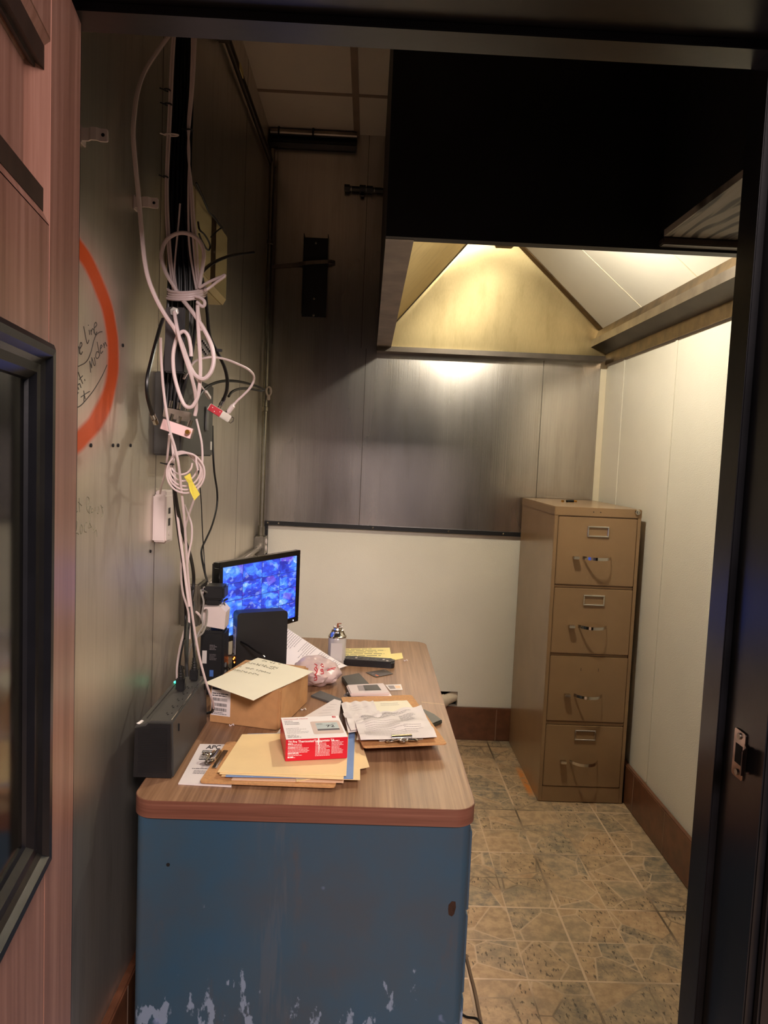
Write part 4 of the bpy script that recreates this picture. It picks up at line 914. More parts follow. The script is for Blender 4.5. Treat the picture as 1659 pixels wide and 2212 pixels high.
# monitor turned towards the chair
TL, TR_ = V((.018, .81, 1.138)), V((.245, 1.20, 1.138)); mh = .273
mo = thing('monitor', 'black flat monitor showing a blue grid of camera views', 'monitor', (.10, 1.0, ZD))
mx = (TR_-TL); mw = mx.length; MM = frame(TL-V((0, 0, mh)), mx, (0, 0, 1)); NN = MM.to_3x3() @ V((0, 0, 1))
sg = 1 if NN.x > 0 else -1
bz = .019
b = B()
for a in ((0, mw, 0, bz), (0, mw, mh-bz, mh), (0, bz, bz, mh-bz), (mw-bz, mw, bz, mh-bz)): box(b, (a[0], a[2], -sg*.02), (a[1], a[3], sg*.004), MM, bev=.0015, seg=1)
obj('bezel', b, 'black glossy plastic', mo)
b = B(); box(b, (.004, .004, -sg*.034), (mw-.004, mh-.004, -sg*.018), MM, bev=.004); box(b, (mw*.2, mh*.15, -sg*.055), (mw*.8, mh*.85, -sg*.033), MM, bev=.008); obj('back_shell', b, 'black plastic', mo)
me = bpy.data.meshes.new('screen'); co = [MM @ V((x, y, sg*.0005)) for x, y in ((bz, bz), (mw-bz, bz), (mw-bz, mh-bz), (bz, mh-bz))]
me.from_pydata([tuple(c) for c in co], [], [(0, 1, 2, 3)]); uvl = me.uv_layers.new()
for i, q in enumerate(((0, 0), (1, 0), (1, 1), (0, 1))): uvl.data[i].uv = q
me.materials.append(MATS['monitor picture']); o = bpy.data.objects.new('screen', me); C.objects.link(o); WM[o] = Matrix.Identity(4); o.parent = mo; o.matrix_parent_inverse = WM[mo].inverted(); o['label'] = 'lit screen with a grid of blue camera pictures'
b = B(); P = MM @ V((mw-.035, bz*.5, sg*.0045)); cyl(b, P, P+NN*sg*.0008, .0022, 8); obj('power_light', b, 'led white', mo, 'small white power light')
fc_ = MM @ V((mw/2, 0, 0)); b = B(); box(b, (mw/2-.03, -.122, -sg*.05), (mw/2+.03, .08, -sg*.036), MM, bev=.003); obj('stand_neck', b, 'black plastic', mo)
b = B(); lathe(b, V((fc_.x, fc_.y, ZD+.0006))-NN*sg*.03, [(.085, 0), (.085, .006), (.06, .011), (.02, .013)], 24); obj('stand_foot', b, 'black plastic', mo)
# upright black router
th = math.radians(25); hu, hv = V((math.cos(th), math.sin(th), 0)), V((-math.sin(th), math.cos(th), 0))
H0 = at(513, 1330, 1, .80); H0 = V((H0.x, .80, ZD)); ht = at(513, 1325, 1, .80).z; HWd = .172
rt = thing('router', 'upright black slab-shaped router with a rounded top before the monitor', 'router', H0+hu*HWd/2)
MH = frame(H0, hu, (0, 0, 1)); NH = MH.to_3x3() @ V((0, 0, 1)); s_ = 1 if NH.dot(hv) > 0 else -1
hh = ht-ZD
b = B(); pts = [(x+HWd/2, y+hh/2) for x, y in rrect(HWd, hh, .012, 5)]
prism(b, [MH @ V((x, y, 0)) for x, y in pts], hv*.052); bmesh.ops.bevel(b, geom=[e for e in b.edges if len(e.link_faces) == 2 and abs(e.calc_face_angle(0)) > 1.2], offset=.004, segments=2, affect='EDGES')
obj('case', b, 'black plastic', rt, smooth=True)
b = B(); prism(b, [H0+V((0, 0, 0))+hv*a-hu*.0008+V((0, 0, z)) for a, z in ((.012, hh*.42), (.040, hh*.42), (.040, hh*.80), (.012, hh*.80))], hu*.0006); obj('label', b, 'pale label', rt, 'pale printed label')
b = B(); ML = frame(H0-hu*.001+V((0, 0, 0)), -hv, (0, 0, 1)); rows(b, ML, -.037, hh*.74, -.016, 3, .006, .003, 5); rows(b, ML, -.037, hh*.64, -.016, 8, .005, .0016, 6); obj('print', b, 'ink', rt)
for k, (a, z, mm) in enumerate(((.022, .036, 'led orange'), (.022, .052, 'led orange'), (.034, .044, 'led orange'))):
    b = B(); P = H0+hv*a+V((0, 0, hh*.28+z-.03)); cyl(b, P, P-hu*.0012, .0028, 8); obj('status_light', b, mm, rt, 'small orange status light')
b = B(); P = H0+hv*.02+V((0, 0, hh*.40)); cyl(b, P, P-hu*.022, .0045, 10); obj('antenna_port', b, 'chrome', rt)
q = [at(520, 1386, 1, .79), at(535, 1394, 1, .775), at(552, 1406, 1, .755), at(566, 1414, 1, .74)]
b = B(); tube(b, catmull(q+[at(572, 1420, 1, .735)], 5), .0028, 8); tag(obj('thin_cable', b, 'black glossy plastic', smooth=True), 'glossy black lead crossing the front of the upright router', 'cable')
# small black modem
y0, y1 = .700, .785; A = at(441, 1364, 1, y0); Bq = at(479, 1364, 1, y0)
x0m, x1m, zm = A.x-.012, Bq.x+.008, (A.z+Bq.z)/2
mdm = thing('modem', 'black boxy modem with a vented top behind the cardboard box', 'modem', ((x0m+x1m)/2, .8, ZD))
b = B(); box(b, (x0m, y0, ZD), (x1m, y1, zm), bev=.007); obj('case', b, 'black plastic', mdm)
b = B()
for k in range(9): xx = x0m+.012+k*(x1m-x0m-.022)/9; box(b, (xx, y0+.010, zm), (xx+.0022, y1-.010, zm+.0012))
box(b, (x0m+.010, y0+.008, zm-.001), (x1m-.010, y1-.008, zm+.0003)); obj('vent_grille', b, 'black glossy plastic', mdm)
Mf = frame((x0m, y0-.0004, ZD), (1, 0, 0), (0, 0, 1)); wm = x1m-x0m; hm = zm-ZD
b = B(); box(b, (.008, hm*.50, 0), (.022, hm*.70, .0005), Mf); obj('label', b, 'pale label', mdm, 'pale barcode label')
b = B(); rows(b, Mf, .030, hm*.78, .056, 4, .0045, .0022, 8); rows(b, Mf, .030, hm*.64, .056, 5, .0042, .0016, 9); obj('print', b, 'grey ink', mdm)
b = B(); box(b, (.032, hm*.30, 0), (.044, hm*.40, .0005), Mf); obj('label', b, 'blue label', mdm, 'small blue label')
b = B()
for k in range(2): P = Mf @ V((x1m-x0m-.002, hm*(.33+.12*k), .0)); box(b, P+V((0, .02, -.006)), P+V((.006, .036, .006)), bev=.001)
obj('port', b, 'grey plastic', mdm)
# battery backup
ux0, ux1, uy0, uy1 = -.030, .0655, .112, .468
zu = .868; ub = .7335
up = thing('battery_backup', 'black and grey battery backup with outlets on top at the desk edge', 'battery backup', (.02, .29, ub))
b = B()
sec = lambda y, ins=0.: [(ux0+ins, y, ub+ins), (ux1-.001-ins, y, ub+ins), (ux1-.006-ins, y, zu-ins), (ux0+.035, y, zu-ins), (ux0+.028, y, zu-.008-ins), (ux0+.002+ins, y, zu-.012-ins)]
prism(b, sec(uy0), (0, uy1-uy0, 0)); bmesh.ops.bevel(b, geom=b.edges[:], offset=.003, segments=2, affect='EDGES', clamp_overlap=True); obj('case', b, 'dark grey box', up)
b = B(); f0 = sec(uy0, .003); c_ = V((ux0+.045, uy0, .80))
prism(b, [V(p)-V((0, .001, 0)) for p in f0], (0, -.006, 0)); ff = obj('front_grille', b, 'black plastic', up)
b = B()
for k in range(26): z = ub+.014+k*.0042; box(b, (ux0+.012, uy0-.0082, z), (ux1-.016, uy0-.0065, z+.0018))
obj('grille_rib', b, 'black plastic', ff)
for k in range(5):
    b = B(); yy = .168+k*.05
    for xx, ll in ((.030, .0032), (.042, .0024)): box(b, (xx, yy-ll, zu+.0002), (xx+.0022, yy+ll, zu+.0009))
    lathe(b, V((.036, yy-.010, zu+.0001)), [(.0024, 0), (.0024, .0008)], 8); obj('outlet_slot', b, 'hole shadow black', up)
b = B(); box(b, (.0535, uy0+.01, zu+.0003), (.0555, uy0+.12, zu+.0012)); box(b, (.0535, uy0+.14, zu+.0003), (.0555, uy1-.03, zu+.0012)); obj('trim_line', b, 'chrome', up, 'bright trim line along the top edge')
b = B(); box(b, (-.006, .13, zu+.0002), (-.004, uy1-.01, zu+.0008)); obj('panel_line', b, 'hole shadow black', up)
b = B(); Mt = frame((-.026, .122, zu-.0105), (.25, 1, 0), (-1, .25, .12)); box(b, (0, -.010, 0), (.022, .001, .0008), Mt); text(b, 'APC', .0105, Mt @ Matrix.Translation((.001, -.009, .0012)), bold=.0003); obj('brand_badge', b, 'white print', up, 'white badge on the top')
b = B(); lathe(b, V((-.014, .425, zu-.008)), [(.006, 0), (.006, .003), (.003, .0045)], 14); obj('power_button', b, 'led green', up, 'lit green power button')
b = B(); box(b, (ux1-.0062, .16, zu-.040), (ux1-.0018, .1625, zu-.022)); box(b, (ux1-.0062, .44, zu-.03), (ux1-.0022, .4425, zu-.014)); obj('case_slot', b, 'hole shadow black', up)
# plugs in its top
for lab, px_, py_, h_, tip in (('nearer black plug standing in the battery backup', .022, .335, .036, (402, 1475)), ('farther black plug standing in the battery backup', .036, .425, .034, (423, 1440))):
    t = thing('power_plug', lab, 'plug', (px_, py_, zu+.001), 'black plugs in the battery backup')
    b = B(); box(b, (px_-.012, py_-.012, zu+.0015), (px_+.012, py_+.012, zu+h_), bev=.004); obj('plug_body', b, 'black plastic', t)
    b = B(); tube(b, [V((px_, py_, zu+h_-.004)), V((px_, py_, zu+h_+.012)), V((px_-.002, py_, zu+h_+.03))], [.009, .007, .0045], 10); obj('strain_relief', b, 'black rubber', t, smooth=True)
    for k in range(3):
        b = B(); lathe(b, V((px_-.0005*k, py_, zu+h_+.002+.007*k)), [(.0088-.001*k, 0), (.0092-.001*k, .0016), (.0085-.001*k, .003)], 10); obj('relief_ring', b, 'black rubber', t)
def wcab(name, lab, P, r, m_, group=None): b = B(); tube(b, catmull(P, 6), r, 8); return tag(obj(name, b, m_, smooth=True), lab, 'cable', group)
wcab('black_cable', 'black cord feeding the nearer plug in the battery backup', [V((.020, .335, zu+.064)), at(402, 1440, 1, .36), at(401, 1400, 1, .40), at(404, 1350, 1, .46), at(412, 1310, 1, .50), wp(416, 1270, .1)], .0042, 'black cable')
wcab('black_cable', 'black cord feeding the farther plug in the battery backup', [V((.034, .425, zu+.062)), at(421, 1425, 1, .43), at(418, 1390, 1, .46), at(415, 1350, 1, .5), at(418, 1300, 1, .55)], .0042, 'black cable')
wcab('grey_cable', 'grey cable bowing left behind the battery backup', [at(412, 1315, 1, .58), at(402, 1350, 1, .56), at(392, 1385, 1, .54), at(385, 1420, 1, .53), at(382, 1450, 1, .525), at(383, 1480, 1, .52)], .0032, 'white cable')
wcab('black_cable', 'black cable just right of the grey one behind the battery backup', [at(414, 1325, 1, .6), at(404, 1360, 1, .585), at(394, 1395, 1, .57), at(388, 1430, 1, .56), at(386, 1480, 1, .555)], .0036, 'black cable')
wcab('grey_cable', 'grey cable looping from the white adapter down past the modem', [V((.0, .690, 1.005)), at(447, 1318, 1, .67), at(447, 1335, 1, .65), at(444, 1352, 1, .62), at(437, 1368, 1, .59), at(422, 1380, 1, .57), at(411, 1400, 1, .55), at(405, 1430, 1, .53), at(404, 1455, 1, .51)], .003, 'grey cable')
wcab('grey_cable', 'grey cord curving down beside the outlet box on the wall', [V((.004, .735, 1.05)), at(434, 1275, 1, .62), at(440, 1300, 1, .60), at(436, 1330, 1, .59), at(438, 1352, 1, .58), at(428, 1370, 1, .57), at(420, 1400, 1, .55), at(417, 1440, 1, .52)], .003, 'grey cable')
wcab('white_cable', 'white stub of cable poking out from the outlet box', [V((XL+.06, .70, .985)), at(424, 1322, 1, .66), at(432, 1330, 1, .64), at(437, 1340, 1, .62)], .0036, 'white cable')
wcab('black_cable', 'black lead hanging from the black power adapter past the white one', [V((.058, .76, 1.03)), at(484, 1300, 1, .745), at(487, 1325, 1, .742), at(483, 1345, 1, .742), at(477, 1362, 1, .742)], .003, 'black cable')
pl_ = bpy.data.objects['cable'] if 'cable' in bpy.data.objects else None
b = B(); tube(b, catmull([at(461, 1529, 1, .452), at(458, 1537, 1, .474), at(449, 1540, 1, .478), at(443, 1541, 1, .480)], 4), .0042, 8); obj('black_end', b, 'black cable', lw, 'black plug end')
# ------------------------------------------------------------------ cardboard box
CU, CV = V((.970, -.242, 0)), V((.242, .970, 0)); FR = V((.270, .428, ZD)); bw, bd, bh = .206, .245, .114
FL = FR-CU*bw; kb = thing('cardboard_box', 'brown cardboard shipping box beside the battery backup', 'box', FR-CU*bw/2+CV*bd/2)
MB_ = frame(FL, CU, CV)
b = B(); box(b, (0, .003, 0), (bw, bd, bh-.003), MB_, bev=.0025); obj('body', b, 'cardboard', kb)
b = B(); box(b, (-.001, .004, bh-.003), (bw-.006, bd+.001, bh), MB_, bev=.001); obj('lid', b, 'cardboard', kb)
b = B(); box(b, (0, -.0015, .001), (bw-.004, .003, bh-.001), MB_, bev=.001); obj('front_flap', b, 'cardboard', kb)
b = B(); box(b, (bw, .012, .003), (bw+.0022, bd-.002, bh-.002), MB_, bev=.001); obj('side_flap', b, 'cardboard', kb)
Mfr = frame(FL-CV*.0017, CU, (0, 0, 1))
b = B(); box(b, (.004, .022, 0), (.062, bh-.008, .0004), Mfr); lab = obj('shipping_label', b, 'paper', kb, 'white shipping label with barcodes')
b = B(); rows(b, Mfr, .007, bh-.018, .058, 1, .01, .006, 1, lift=.0007); rows(b, Mfr, .007, bh-.030, .056, 2, .006, .0025, 2, lift=.0007)
R = random.Random(5)
for z in (.064, .049, .035):
    x = .009
    while x < .052: wd = R.choice((.0005, .0009, .0014)); face(b, [Mfr @ V((a, c, .0007)) for a, c in ((x, z), (x+wd, z), (x+wd, z+.009), (x, z+.009))]); x += wd+R.choice((.0006, .001))
rows(b, Mfr, .007, .030, .056, 2, .004, .0016, 4, lift=.0007); obj('barcode', b, 'ink', lab)
# hand-written sheet on the box
zp = bh+.0042
PQ = [dz(547.5, 1513, zp-.004), dz(677, 1451, zp), dz(557, 1421, zp), dz(441, 1476, zp)]
pf = quad(PQ)
def pfn(s, t):
    p = pf(s, t); p.z += .003*math.sin(PI*s)*math.sin(PI*t)+.0012*math.sin(7*s+2*t); return p
b = B(); sheet(b, lambda s, t: pfn(s, t), 12, 12); sh = obj('note_sheet', b, 'cream paper', smooth=True); tag(sh, 'cream sheet with handwritten note lying on the cardboard box', 'paper')
R = random.Random(11)
up_s = lambda u, v: at_plane(u, v, PQ[0].lerp(PQ[2], .5)+V((0, 0, .0052)), V((0, 0, 1)))
zz = lambda x, y: (430+x*.1567, 1410+y*.1567)
for (xa, ya), (xb, yb2), nl in (((870, 110), (1130, 170), 7), ((630, 135), (1100, 215), 12), ((800, 170), (1040, 235), 6), ((530, 185), (990, 285), 16), ((430, 225), (890, 320), 15)):
    b = B()
    for k in range(nl):
        if R.random() < .14: continue
        f = k/nl; x = xa+(xb-xa)*f; y = ya+(yb2-ya)*f; w_ = (xb-xa)/nl*.8
        tube(b, catmull([up_s(*zz(x+w_*a, y+R.uniform(-9, 9)-3)) for a in (0, .35, .7, 1)], 3), .0007, 4)
    obj('handwriting', b, 'pencil', sh, 'faint pencil handwriting')
# ------------------------------------------------------------------ papers, folders, clipboards
def flat(name, lab, cat, px, h0, m_, th=.0008, group=None, bend=.0, parent=None, n=6):
    Q = [dz(u, v, h) for (u, v), h in zip(px, h0 if isinstance(h0, (list, tuple)) else [h0]*4)]; f = quad(Q)
    def fn(s, t): p = f(s, t); p.z += bend*math.sin(PI*s)*math.sin(PI*t); return p
    b = B(); sheet(b, fn, n, n, th); o = obj(name, b, m_, parent, smooth=True)
    if parent is None: tag(o, lab, cat, group)
    return o, fn
def printed(o, fn, spec, m_='grey ink', up=.0004, nm='print'):
    b = B()
    for x0, y0, x1, n, dy, h, sd in spec: rows(b, None, x0, y0, x1, n, dy, h, sd, fn=lambda a, c: fn(min(max(a, 0), 1), min(max(c, 0), 1))+V((0, 0, up)))
    obj(nm, b, m_, o)
def warp_text(o, fn, s, size, x, y, m_, sx=1., up=.0005, nm='title', bold=.0):
    b = B(); text(b, s, size, Matrix.Identity(4), bold=bold, sx=sx)
    for q in b.verts: q.co = fn(min(max(x+q.co.x, 0), 1), min(max(y+q.co.y, 0), 1))+V((0, 0, up))
    obj(nm, b, m_, o)
# user manual
mu, fn = flat('instruction_booklet', 'white folded instruction booklet beside the battery backup', 'booklet', [(385, 1692), (500, 1698), (512, 1608), (432, 1607)], [.0035, .0035, .004, .004], 'paper', .003, bend=.001)
fb = lambda s, t: fn(s, t)
warp_text(mu, fn, 'APC', .15, .22, .86, 'ink', sx=1.3, bold=.003)
b = B()
def blk(b, x0, y0, x1, y1, up=.0005, f=None): f = f or fn; face(b, [f(x, y)+V((0, 0, up)) for x, y in ((x0, y0), (x1, y0), (x1, y1), (x0, y1))])
blk(b, .16, .745, .62, .82); obj('title_bar', b, 'grey plastic', mu, 'dark title bar')
warp_text(mu, fn, 'User Manual', .058, .19, .763, 'white print', up=.0009, nm='title')
printed(mu, fn, [(.16, .70, .60, 5, .03, .014, 21), (.12, .34, .55, 1, .05, .016, 22), (.18, .29, .6, 3, .03, .012, 23)], 'grey ink')
b = B(); blk(b, .18, .565, .62, .58); obj('rule', b, 'ink', mu)
b = B(); c_ = [(.40+.17*math.cos(2*PI*k/16), .46+.055*math.sin(2*PI*k/16)) for k in range(16)]; face(b, [fn(x, y)+V((0, 0, .0005)) for x, y in c_]); obj('picture', b, 'pale ink', mu)
# lower clipboard
def clip_hw(par, M, s):                                  # butterfly clip, local x along the board edge, y into the board, z up
    b = B(); box(b, (-.058*s, .008*s, .0005), (.058*s, .022*s, .003), M, bev=.001); obj('jaw', b, 'chrome', par)
    b = B(); tube(b, [M @ V((-.026*s, .004*s, .010*s)), M @ V((.026*s, .004*s, .010*s))], .0085*s, 14); obj('spring_barrel', b, 'chrome', par, smooth=True)
    b = B(); prof = [(-.020, .010, .011), (.020, .010, .011), (.024, .0, .006), (.014, -.012, .008), (.012, -.020, .012), (-.012, -.020, .012), (-.014, -.012, .008), (-.024, 0, .006)]
    prism(b, [M @ V((x*s, y*s, z*s)) for x, y, z in prof], M.to_3x3() @ V((0, 0, .0014))); obj('lever', b, 'chrome', par)
    for sx in (-1, 1):
        b = B(); tube(b, catmull([M @ V((sx*.024*s, .006*s, .009*s)), M @ V((sx*.034*s, .0, .007*s)), M @ V((sx*.040*s, -.008*s, .006*s)), M @ V((sx*.030*s, -.013*s, .009*s)), M @ V((sx*.014*s, -.012*s, .011*s))], 4), .0028*s, 8); obj('spring_wing', b, 'chrome', par, smooth=True)
    b = B(); tube(b, [M @ V((.009*s*math.cos(2*PI*k/14), (-.024+.007*math.sin(2*PI*k/14))*s, .013*s)) for k in range(14)], .0024*s, 7, closed=True); obj('hanging_loop', b, 'chrome', par, smooth=True)
def board(name, lab, Q, r=.012):
    c = sum(Q, V())/4; t = thing(name, lab, 'clipboard', c, 'hardboard clipboards')
    out = []
    for i in range(4):
        p = Q[i]; a = (Q[i-1]-p).normalized(); d = (Q[(i+1) % 4]-p).normalized()
        for k in range(5):
            f = k/4; out.append(p+(a*r*(1-f)**2+d*r*f**2))
    b = B(); prism(b, out, (0, 0, .0032)); obj('board', b, 'hardboard', t); return t
Q2 = [dz(430, 1692, .0072), dz(724, 1703, .0072), dz(742, 1612, .0072), dz(490, 1604, .0072)]
k2 = board('clipboard', 'clipboard lying under the manila folders with its clip to the left', Q2)
e = (Q2[3]-Q2[0]).normalized(); cpt = Q2[0].lerp(Q2[3], .52)+V((0, 0, .0034)); clip_hw(k2, frame(cpt, -e, V((e.y, -e.x, 0))), .92)
# folder stack, bottom to top
FG = 'folders stacked on the clipboard'; hgt = .0125
for lab, m_, px in (('pale pink folder at the bottom of the stack on the clipboard', 'pink manila', [(500, 1684), (742, 1690), (752, 1600), (552, 1596)]),
                    ('manila folder turned askew at the right of the stack', 'manila', [(640, 1688), (798, 1656), (772, 1576), (625, 1594)]),
                    ('manila folder lowest of the straight ones, just under the blue folder', 'manila', [(478, 1676), (778, 1684), (778, 1586), (530, 1586)]),
                    ('blue folder in the middle of the stack', 'blue folder', [(487, 1677), (763, 1682), (767, 1580), (535, 1585)]),
                    ('manila folder under the topmost one in the stack', 'manila', [(474, 1671), (742, 1683), (751, 1584), (528, 1588)]),
                    ('topmost manila folder under the red thermostat box', 'manila', [(470, 1667), (748, 1675), (753, 1581), (523, 1586)])):
    h = hgt; flat('file_folder', lab, 'folder', px, [h+.0002, h, h, h+.0006], m_, .0016, FG, bend=.0008 if 'topmost' in lab else 0.); hgt += .0022
# thermostat carton
zb0 = hgt-.0003; F0 = dz(616, 1645, zb0); F1 = dz(750, 1638, zb0); ux = (F1-F0); tw = ux.length; ux.normalize(); uy = V((-ux.y, ux.x, 0))
thh = at(615, 1597, 1, F0.y).z-F0.z; B0 = at(613, 1550, 2, F0.z+thh); tdp = max(.10, (B0-F0).dot(uy))
tb = thing('thermostat_box', 'red and white retail thermostat box on the manila folders', 'box', F0+ux*tw/2+uy*tdp/2)
MT = frame(F0, ux, uy)
b = B(); box(b, (0, 0, 0), (tw, tdp, thh-.001), MT, bev=.0012); obj('carton', b, 'red card', tb)
b = B(); box(b, (.0005, .0005, thh-.001), (tw-.0005, tdp-.0005, thh), MT); topf = obj('top_face', b, 'white print', tb, 'white printed top')
Mt = MT @ Matrix.Translation((0, 0, thh))
def T(nm, s, size, x, y, m_, M, par, sx=1., bold=0.): b = B(); text(b, s, size, M @ Matrix.Translation((x, y, 0)), bold=bold, sx=sx); obj(nm, b, m_, par)
T('title', 'Honeywell Home', .0088, .006, tdp*.88, 'red print', Mt, topf, bold=.0001)
T('title', 'T4 Pro', .0078, .006, tdp*.78, 'grey ink', Mt, topf, bold=.0002); T('title', 'Thermostat', .0078, .006, tdp*.71, 'grey ink', Mt, topf, bold=.0002); T('title', 'Termostato', .0078, .006, tdp*.64, 'grey ink', Mt, topf, bold=.0002)
b = B(); rows(b, Mt, .006, tdp*.46, .062, 5, tdp*.055, .0018, 31); obj('print', b, 'pale ink', topf)
b = B(); rows(b, Mt, .006, tdp*.15, .040, 3, tdp*.05, .003, 32); obj('print', b, 'pale ink', topf)
b = B(); box(b, (tw*.905-.004, tdp*.90, .0002), (tw*.905+.005, tdp*.97, .0006), Mt); obj('logo', b, 'red print', topf, 'small red square logo')
b = B(); face(b, [Mt @ V((tw*.905+x, tdp*.92+y, .0009)) for x, y in ((-.002, 0), (.003, .0), (.003, .003), (0, .002))]); obj('logo_mark', b, 'white print', topf)
dx0, dx1, dy0, dy1 = tw*.47, tw*.965, tdp*.16, tdp*.74
b = B(); pts = [(x+(dx0+dx1)/2, y+(dy0+dy1)/2) for x, y in rrect(dx1-dx0, dy1-dy0, .006)]; prism(b, [Mt @ V((x, y, .0003)) for x, y in pts], (0, 0, .0004)); dev = obj('device_picture', b, 'device beige', topf, 'picture of a beige thermostat')
b = B(); box(b, (dx0+(dx1-dx0)*.16, dy0+(dy1-dy0)*.24, .0008), (dx1-(dx1-dx0)*.10, dy1-(dy1-dy0)*.14, .0010), Mt); obj('display_picture', b, 'lcd', topf)
b = B(); box(b, (dx0+(dx1-dx0)*.16, dy0+(dy1-dy0)*.24, .0010), (dx1-(dx1-dx0)*.10, dy0+(dy1-dy0)*.36, .0012), Mt); obj('display_bar', b, 'grey ink', topf)
T('display_digits', '72', .022, dx0+(dx1-dx0)*.48, dy0+(dy1-dy0)*.47, 'ink', Mt @ Matrix.Translation((0, 0, .0012)), topf, bold=.0002)
b = B(); rows(b, Mt @ Matrix.Translation((0, 0, .0012)), dx0+(dx1-dx0)*.2, dy0+(dy1-dy0)*.76, dx0+(dx1-dx0)*.42, 2, .004, .0014, 33); rows(b, Mt @ Matrix.Translation((0, 0, .0012)), dx0+(dx1-dx0)*.7, dy0+(dy1-dy0)*.72, dx0+(dx1-dx0)*.86, 1, .004, .0014, 34); obj('print', b, 'grey ink', topf)
Mr = frame(F0, ux, (0, 0, 1)) 
Mr = Mr if (Mr.to_3x3() @ V((0, 0, 1))).y < 0 else frame(F0, ux, (0, 0, 1))
ffc = tb
T('title', 'T4 Pro Thermostat/Termostato T4', .0078, .0055, thh*.83, 'white print', Mr, ffc, bold=.00025)
b = B()
for x0, x1, y0, n, sd in ((.0055, .05, .74, 3, 41), (.0055, .065, .56, 4, 42), (.0055, .05, .30, 2, 43), (.0055, .03, .14, 1, 44), (tw*.475, tw*.72, .74, 10, 45), (tw*.735, tw*.94, .76, 9, 46)): rows(b, Mr, x0, thh*y0, x1, n, thh*.062, .0015, sd)
obj('print', b, 'pink print and pink light', ffc)
b = B()
for x0, x1, y0, sd in ((.0055, .02, .765, 51), (.0055, .023, .60, 52), (.0055, .035, .345, 53), (.0055, .020, .165, 54), (tw*.475, tw*.62, .80, 55), (tw*.735, tw*.86, .82, 56)): rows(b, Mr, x0, thh*y0, x1, 1, .01, .0022, sd, fill=1)
obj('print', b, 'white print', ffc)
b = B(); pts = [(.51, .98), (.535, .98), (.53, .72), (.542, .70), (.536, .45), (.530, .25), (.526, .48), (.527, .68), (.512, .70)]
face(b, [Mr @ V((tw*x, thh*y, .0007)) for x, y in pts]); obj('torn_tape_mark', b, 'white print', ffc, 'white tear down the red front')
# white sheets between the boxes
o, fn1 = flat('paper_sheet', 'lined white sheet sticking out behind the thermostat box', 'paper', [(560, 1606), (728, 1580), (737, 1514), (722, 1510)], [.004, .012, .014, .014], 'paper', bend=.002)
printed(o, fn1, [(.35, .85, .85, 8, .085, .006, 61)], 'pale ink')
o, fn1 = flat('paper_sheet', 'plain white sheet slipping out left of the thermostat box', 'paper', [(585, 1600), (640, 1598), (662, 1562), (612, 1566)], .003, 'paper')
# right-hand clipboard, front edge raised
Q1 = [dz(785, 1617, .030), dz(966, 1609, .034), dz(889, 1503, .014), dz(736, 1508, .014)]
k1 = board('clipboard', 'clipboard heaped with crumpled papers with its clip toward the viewer', Q1)
nb = (Q1[1]-Q1[0]).cross(Q1[3]-Q1[0]).normalized(); e = (Q1[1]-Q1[0]).normalized(); iv = nb.cross(e)
cpt = at_plane(868, 1603, Q1[0]+nb*.0045, nb); clip_hw(k1, frame(cpt, e, iv), 1.02)
def crumple(name, lab, px, lift, amp, seed, spec, m_='paper', ph=0.):
    lift += .002
    P = [at_plane(u, v, Q1[0]+nb*lift, nb) for u, v in px]; f = quad(P)
    def fn(s, t):
        p = f(s, t); a = amp*(.35+.65*math.sin(PI*min(1, t*1.15)))
        return p+nb*(a*(.5+.5*math.sin(5.2*s+9*t+seed))*(.6+.4*math.sin(13*t-7*s+seed*2))+abs(amp)*.3*math.sin(21*s+5*t)*t)
    b = B(); sheet(b, fn, 26, 26); o = obj(name, b, m_, smooth=True); tag(o, lab, 'paper', 'papers held on the right clipboard')
    for sp, mm in spec: printed(o, fn, sp, mm)
    return o, fn
crumple('paper_sheet', 'flat cream sheet at the bottom of the papers on the right clipboard', [(770, 1598), (944, 1592), (879, 1513), (790, 1516)], .0042, .001, 1, [([(.35, .92, .9, 2, .05, .008, 71)], 'pale ink')], 'cream paper')
crumple('paper_sheet', 'folded white sheet at the back left of the right clipboard', [(752, 1583), (830, 1572), (806, 1514), (737, 1518)], .0062, .006, 2.1, [([(.2, .85, .8, 3, .08, .006, 72)], 'pale ink')])
crumple('paper_sheet', 'wrinkled white sheet left of the printed one on the right clipboard', [(758, 1578), (842, 1562), (818, 1535), (741, 1540)], .010, .008, 3.3, [])
crumple('paper_sheet', 'crumpled printed sheet on top of the right clipboard', [(779, 1600), (944, 1592), (910, 1526), (763, 1548)], .0135, .010, .4, [([(.10, .93, .86, 3, .035, .010, 73), (.12, .80, .6, 2, .035, .012, 74), (.62, .78, .9, 7, .035, .010, 75)], 'grey ink'), ([(.12, .62, .75, 5, .055, .008, 76), (.08, .34, .7, 6, .045, .009, 77), (.62, .36, .88, 5, .045, .009, 78)], 'pale ink'), ([(.08, .905, .9, 1, .02, .006, 79)], 'ink')])
# black case under the clipboard corner, dark case at its left
gc = [dz(905, 1545, .004), dz(930, 1572, .004), dz(956, 1561, .004), dz(914, 1536, .004)]
b = B(); c_ = sum(gc, V())/4; pts = [gc[1], gc[2], gc[2].lerp(gc[3], .5)+V((.004, 0, 0)), gc[3], gc[0]]
prism(b, [V((p.x, p.y, ZD+.0006)) for p in pts], (0, 0, .012)); bmesh.ops.bevel(b, geom=b.edges[:], offset=.003, segments=2, affect='EDGES', clamp_overlap=True); tag(obj('glasses_case', b, 'dark green black'), 'dark leather case peeking out under the right clipboard', 'case')
b = B(); P = [dz(768, 1596, .002), dz(792, 1634, .002), dz(806, 1626, .002), dz(776, 1588, .002)]
prism(b, [V((p.x, p.y, ZD+.0215)) for p in P], (0, 0, .004)); tag(obj('pen_case', b, 'black glossy plastic'), 'thin black strip showing between the folders and the right clipboard', 'pen case')
